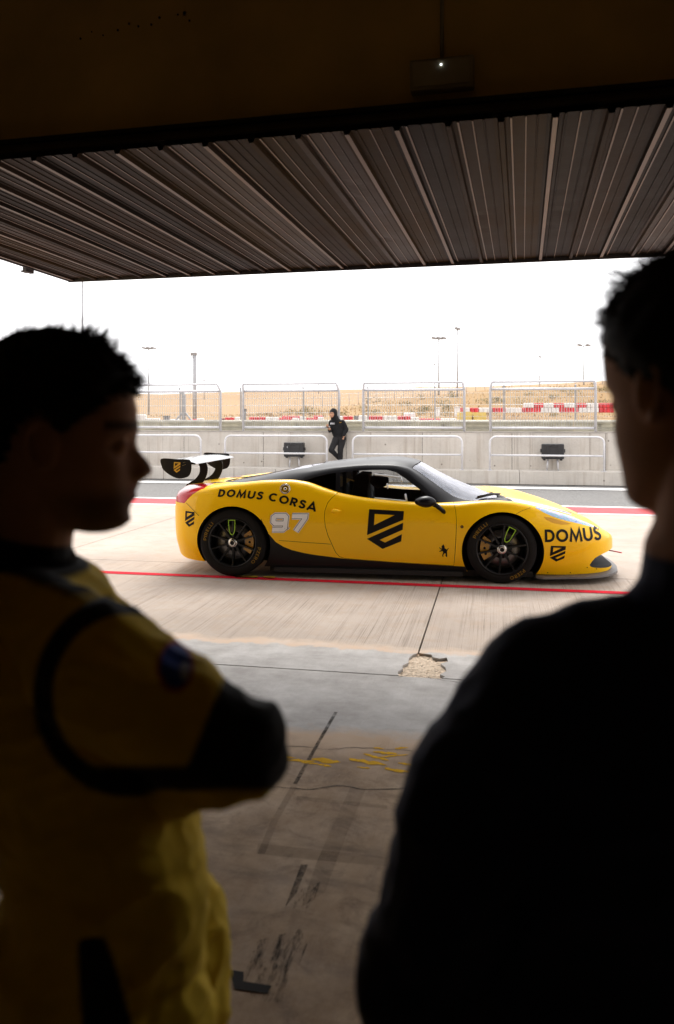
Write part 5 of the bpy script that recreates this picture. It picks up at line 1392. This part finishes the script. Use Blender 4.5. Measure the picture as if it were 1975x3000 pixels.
me, co = grow('person', bm, .0034, 2, wr1)
def smst(x, a, b): t = np.clip((x - a) / (b - a), 0, 1); return t * t * (3 - 2 * t)
def col1(c):
    x, y, z = c[:, 0], c[:, 1], c[:, 2]
    px = CX + FPX * x / y; py = HY - FPX * (z - CAM_H) / y                          # where a tailor's line runs, read off at the arm's own depth
    out = np.tile(YELS, (len(c), 1))
    def put(mask, colr): out[:] = out * (1 - mask[:, None]) + np.asarray(colr)[None] * mask[:, None]
    near = smst(y, 1.02, .98)
    X = (px - 300) / 215; Zz = (py - 1615) / 228; rr = np.sqrt(X * X + Zz * Zz)
    put(near * smst(rr, .80, .84) * smst(rr, 1.06, 1.02) * smst(px, 380, 330), BLKS)                 # seam band round the armhole
    elb = smst((px - 515) + (py - 1590) * .42, -6, 6) * (z > 1.15) * smst(y, .945, .925); put(elb * smst(py, 1480, 1490) * smst(py - (1838 - (px - 430) * .12), 7, -7), BLKS)
    put(smst(py, 1770, 1790) * smst(py, 1843, 1830) * smst(px, 180, 230) * (y < .93) * (z > 1.14), BLKS)
    w = np.clip((py - 2035) * .30, 0, 60) + np.clip(py - 2100, 0, None) * .2; ctr = 190 + (py - 2050) * .18
    put(near * smst(py, 2036, 2046) * smst(np.abs(px - ctr) - w * .5, 4, -4) * (z < 1.04), BLKS)    # leg panel
    ring = smst(z - (x + .40) * -.12, 1.405, 1.412); put(ring, BLKS)                                       # collar
    skin = smst(z + (x + .38) * .25, 1.437, 1.443) * (np.hypot(x + .36, y - 1.02) < .2); put(skin, SKIN)
    beard = skin * smst(z, 1.512, 1.485) * smst(x, -.36, -.30); put(beard * .72, (.05, .03, .022))
    lips = skin * smst(np.abs(z - 1.499), .010, .005) * (x > -.275) * (np.abs((y - 1.02) - (x + .36) * .21) < .025); put(lips * .6, (.30, .10, .08))
    brow = skin * smst(np.abs(z - 1.583), .008, .004) * (x > -.285); put(brow * .8, (.03, .02, .015))
    hand = (z < 1.28) * (np.hypot(x + .20, y - .90) < .085) * (z > 1.15) * 0; put(hand * 1.0, SKIN)
    # sleeve badge
    bx_ = (px - 408) / 44; bz_ = (py - 1548) / 62; r2 = np.sqrt(bx_ ** 2 + bz_ ** 2); nb = near * (px > 340)
    put(nb * smst(r2, 1.05, .98), (.45, .10, .02)); put(nb * smst(r2, .86, .80), (.02, .06, .35)); put(nb * smst(np.hypot((px - 430) / 13, (py - 1560) / 28), 1.0, .6), (.45, .46, .52))
    return out
paint(me, co, col1)
p1 = obj('person', me, M_CLOTH); tag(p1, 'dark-haired man in a yellow racing suit with black elbows, arms crossed, face in profile', 'person')
def cov1(d):     # forehead and face free
    az = abs(math.atan2(d.y, d.x)); el = math.asin(max(-1, min(1, d.z)))
    edge = np.interp(az, [0, .5, .85, 1.15, 1.38, 1.6, 1.85, 2.15, math.pi], [.40, .36, .28, .08, -.10, .16, .0, -.5, -.80])
    return float(min(1, (el - edge) * 4))
hair_('hair', p1, HM, cov1, 5200, lambda d: .018 + .014 * max(0, d.z) + .016 * max(0, d.x) * max(0, d.z + .1), 5, up=.30, wild=.45, cap_grow=.021, m=M_HAIR)
cl = bmnew(); cc = HM @ Vector((-.045, 0, -.155))
for k in range(49):
    t = 2 * math.pi * k / 48
    z0_ = 1.392 - .030 * math.cos(t); p = Vector((-.408 + .083 * math.cos(t) * 1.02, 1.02 + .078 * math.sin(t), z0_)); q = Vector((-.408 + .070 * math.cos(t), 1.02 + .066 * math.sin(t), z0_ + .052))
    cl.verts.new(p); cl.verts.new(q)
cl.verts.ensure_lookup_table()
for k in range(48): cl.faces.new((cl.verts[2 * k], cl.verts[2 * k + 2], cl.verts[2 * k + 3], cl.verts[2 * k + 1])).smooth = True
bmesh.ops.solidify(cl, geom=cl.faces[:], thickness=.006)
obj('collar', cl, mat('black_suit_cloth', (.010, .0095, .010), .85), p1)

# ---- man in navy at the right, seen from behind
HM2 = Matrix.Translation((.374, .80, 1.613)) @ Matrix.Rotation(R_(90 + 24), 4, 'Z') @ Matrix.Rotation(R_(9), 4, 'Y') @ Matrix.Scale(1.07, 4)
bm = bmnew(); head_(bm, HM2)
cap_(bm, HM2 @ Vector((-.025, 0, -.03)), (.385, .79, 1.43), .062, .070)
cap_(bm, (.386, .80, 1.445), (.390, .80, 1.38), .076, .095)
loft_(bm, [((.395, .80, 1.425), .09, .075, 0, 1), ((.398, .805, 1.385), .115, .10, 0, 1), ((.40, .81, 1.34), .17, .118, 0, .9), ((.40, .815, 1.26), .225, .130, 0, .8), ((.40, .82, 1.15), .24, .130, 0, .8), ((.40, .82, 1.04), .26, .126, 0, .8), ((.40, .82, .94), .24, .130, 0, .8), ((.40, .82, .86), .225, .135, 0, .85), ((.40, .82, .80), .19, .13, 0, .85)])
for s in (-1, 1):
    def S(x, y, z): return Vector((.40 + s * (.40 - x) * -1 if False else (.40 + s * (x - .40) * -1 if s > 0 else x), y, z))
    cap_(bm, S(.365, .80, 1.375), S(.218, .815, 1.318), .056, .068)
    cap_(bm, S(.218, .815, 1.318), S(.137, .81, 1.20), .071, .073); cap_(bm, S(.137, .81, 1.20), S(.083, .80, 1.02), .074, .064)
    cap_(bm, S(.088, .80, 1.02), S(.145, .92, .86), .061, .045); hand_(bm, S(.15, .93, .845), (s * -.25, .35, -1), (s * -1, .3, 0), 1.0, .3)
    cap_(bm, S(.305, .82, .86), S(.31, .83, .48), .105, .070); cap_(bm, S(.31, .83, .48), S(.31, .80, .10), .069, .054); cap_(bm, S(.31, .79, .045), S(.30, .96, .038), .043, .036)
def wr2(c):
    if c.z > 1.45: return 0.0
    k = min(1, (1.45 - c.z) / .05)
    return k * (mnoise.noise(Vector((c.x * 10, c.y * 10, c.z * 15))) * .005 + .012 * (.25 - abs(mnoise.noise(Vector((c.x * 8 + c.z * 7, c.y * 8, c.z * 14 - c.x * 7))))) + .006 * (.28 - abs(mnoise.noise(Vector((c.x * 22 - c.z * 9, c.y * 20, c.z * 27))))))
me, co = grow('person', bm, .0046, 3, wr2)
def col2(c):
    x, y, z = c[:, 0], c[:, 1], c[:, 2]; out = np.tile(NAVY, (len(c), 1))
    def put(mask, colr): out[:] = out * (1 - mask[:, None]) + np.asarray(colr)[None] * mask[:, None]
    put(smst(z, .80, .79), (.008, .008, .009))
    sk = smst(z, 1.452, 1.458) * (np.hypot(x - .37, y - .82) < .2); put(sk, SKIN)
    hands = (z < .85) * (z > .62) * (((x < .21) | (x > .59)).astype(float)) * (y > .86); put(hands * 1.0, SKIN)
    return out
paint(me, co, col2)
p2 = obj('person', me, M_CLOTH); tag(p2, 'man in a dark navy jacket at the right edge, seen from behind', 'person')
def cov2(d):
    az = abs(math.atan2(d.y, d.x)); el = math.asin(max(-1, min(1, d.z)))
    edge = np.interp(az, [0, .5, .85, 1.15, 1.5, 1.75, 2.1, math.pi], [.38, .32, .24, .06, -.18, -.28, -.60, -.85])
    return float(min(1, (el - edge) * 4))
hair_('hair', p2, HM2, cov2, 4600, lambda d: .011 + .013 * max(0, d.z) + .012 * max(0, d.x) * max(0, d.z + .2), 9, up=.2, wild=.4, cap_grow=.014, m=M_HAIR)
cl = bmnew()
for k in range(49):
    t = 2 * math.pi * k / 48; z0_ = 1.405 - .020 * math.sin(t)
    cl.verts.new((.390 + .086 * math.cos(t), .805 + .080 * math.sin(t), z0_)); cl.verts.new((.388 + .071 * math.cos(t), .806 + .068 * math.sin(t), z0_ + .058))
cl.verts.ensure_lookup_table()
for k in range(48): cl.faces.new((cl.verts[2 * k], cl.verts[2 * k + 2], cl.verts[2 * k + 3], cl.verts[2 * k + 1])).smooth = True
bmesh.ops.solidify(cl, geom=cl.faces[:], thickness=.006)
obj('collar', cl, mat('navy_collar_cloth', (.010, .012, .024), .85), p2)

# ---- man in black leaning on the pit wall with a phone
def Q(u, v, z): return uvw(u, v, z)
bm = bmnew(); uc = -4.06
hd = Q(-4.14, 20.34, 1.745)
ell_(bm, hd, (.085, .10, .12), None, 20); ell_(bm, hd + Vector((.02, .03, .01)), (.108, .118, .135), None, 20)                  # head in its hood
ell_(bm, hd + Vector((-.030, -.080, -.028)), (.060, .042, .082), None, 16); ell_(bm, hd + Vector((-.045, -.120, -.038)), (.013, .016, .020), None, 10)
cap_(bm, hd + Vector((.03, .03, -.06)), Q(-4.08, 20.44, 1.53), .095, .125)
loft_(bm, [(Q(-4.07, 20.46, 1.60), .10, .09, 0, 1), (Q(-4.06, 20.47, 1.55), .165, .115, 0, .9), (Q(-4.055, 20.48, 1.46), .185, .13, 0, .85), (Q(-4.04, 20.48, 1.34), .18, .13, 0, .85), (Q(-4.01, 20.48, 1.22), .172, .13, 0, .9), (Q(-3.985, 20.48, 1.14), .165, .125, 0, .9), (Q(-3.98, 20.48, 1.06), .16, .12, 0, .9)])
cap_(bm, Q(-4.20, 20.45, 1.52), Q(-4.225, 20.38, 1.30), .068, .056); cap_(bm, Q(-4.225, 20.38, 1.30), Q(-4.20, 20.20, 1.345), .056, .045)
cap_(bm, Q(-3.90, 20.46, 1.52), Q(-3.800, 20.46, 1.33), .068, .058); cap_(bm, Q(-3.800, 20.46, 1.33), Q(-3.845, 20.36, 1.18), .056, .045)
hand_(bm, Q(-4.20, 20.18, 1.35), uvw(-.25, -.6, .4), uvw(.3, .3, .9), 1.0, .5); hand_(bm, Q(-3.85, 20.35, 1.17), uvw(-.1, -.1, -1), uvw(-1, 0, 0), .95, .3)
cap_(bm, Q(-4.065, 20.44, 1.08), Q(-4.165, 20.24, .80), .100, .074); cap_(bm, Q(-4.165, 20.24, .80), Q(-4.01, 20.50, .58), .072, .052); cap_(bm, Q(-4.0, 20.53, .565), Q(-3.93, 20.57, .49), .042, .036)
cap_(bm, Q(-3.905, 20.46, 1.08), Q(-3.945, 20.36, .80), .102, .076); cap_(bm, Q(-3.945, 20.36, .80), Q(-3.94, 20.40, LZ + .08), .074, .054); cap_(bm, Q(-3.94, 20.42, LZ + .046), Q(-3.93, 20.27, LZ + .04), .042, .036)
def wr3(c): return mnoise.noise(c * 9) * .008 + mnoise.noise(c * 22) * .004 if c.z < 1.55 else 0.0
me, co = grow('person', bm, .009, 3, wr3)
ph = Q(-4.235, 20.085, 1.395)
def col3(c):
    out = np.tile(np.array((.008, .008, .009)), (len(c), 1)); x, y, z = c[:, 0], c[:, 1], c[:, 2]; out[z < 1.14] = (.016, .015, .016)
    def put(mask, colr): out[:] = out * (1 - mask[:, None]) + np.asarray(colr)[None] * mask[:, None]
    fx, fy = hd.x - .030, hd.y - .080
    face = ((np.hypot((x - fx) / .062, (z - hd.z + .022) / .083) < 1) & (y < hd.y - .055)).astype(float); put(face, SKIN * 1.0)
    put(face * smst(z, hd.z + .028, hd.z + .036), (.012, .009, .008)); put(face * smst(np.abs(z - hd.z - .008), .009, .005), (.09, .05, .035))
    w1 = Q(-4.20, 20.18, 1.35); put((np.sqrt((x - w1.x) ** 2 + (y - w1.y) ** 2 + (z - w1.z) ** 2) < .19).astype(float) * (y < w1.y - .005), SKIN)
    w2 = Q(-3.85, 20.35, 1.17); put((np.sqrt((x - w2.x) ** 2 + (y - w2.y) ** 2 + (z - w2.z) ** 2) < .10).astype(float) * (z < w2.z - .015) * (x > w2.x - .04) * (y < w2.y + .02), SKIN)
    return out
paint(me, co, col3)
p3 = obj('person', me, M_CLOTH); tag(p3, 'man in a black hooded sweatshirt leaning on the pit wall, looking at a phone', 'person')
def bvh_of(me_): 
    b = bmesh.new(); b.from_mesh(me_); t = BVHTree.FromBMesh(b); b.free(); return t
PB = bvh_of(me)
def chest(bm, off=.004):
    for v in bm.verts:
        h = PB.ray_cast(Vector((v.co.x, 15, v.co.z)), Vector((0, 1, 0)))
        v.co.y = (h[0].y if h[0] is not None else uvw(-4.05, 20.36, 0).y) - off
    return bm
c0 = Q(-4.045, 20.3, 1.49)
for i, (dx, w) in enumerate(((-.150, .022), (-.124, .018), (-.102, .026), (-.070, .020), (-.044, .012))):
    bm = bmnew(); box(bm, c0.x + dx, c0.x + dx + w, 0, .001, c0.z - .028, c0.z + .018); obj('chest_print', chest(bm), M_WDEC, p3)
bm = bmnew(); box(bm, c0.x + .085, c0.x + .135, 0, .001, c0.z + .012, c0.z + .03); obj('chest_badge', chest(bm), M_GOLD, p3)
bm = bx(-.036, .036, -.005, .005, -.075, .075, bev=.004)
M_ = Matrix.Translation(ph) @ Matrix.Rotation(R_(-11), 4, 'Z') @ Matrix.Rotation(R_(-60), 4, 'X') @ Matrix.Rotation(R_(70), 4, 'Y')
bmesh.ops.transform(bm, matrix=M_, verts=bm.verts)
tag(obj('phone', bm, M_BLACKP), 'black phone held by the man leaning on the pit wall', 'phone')
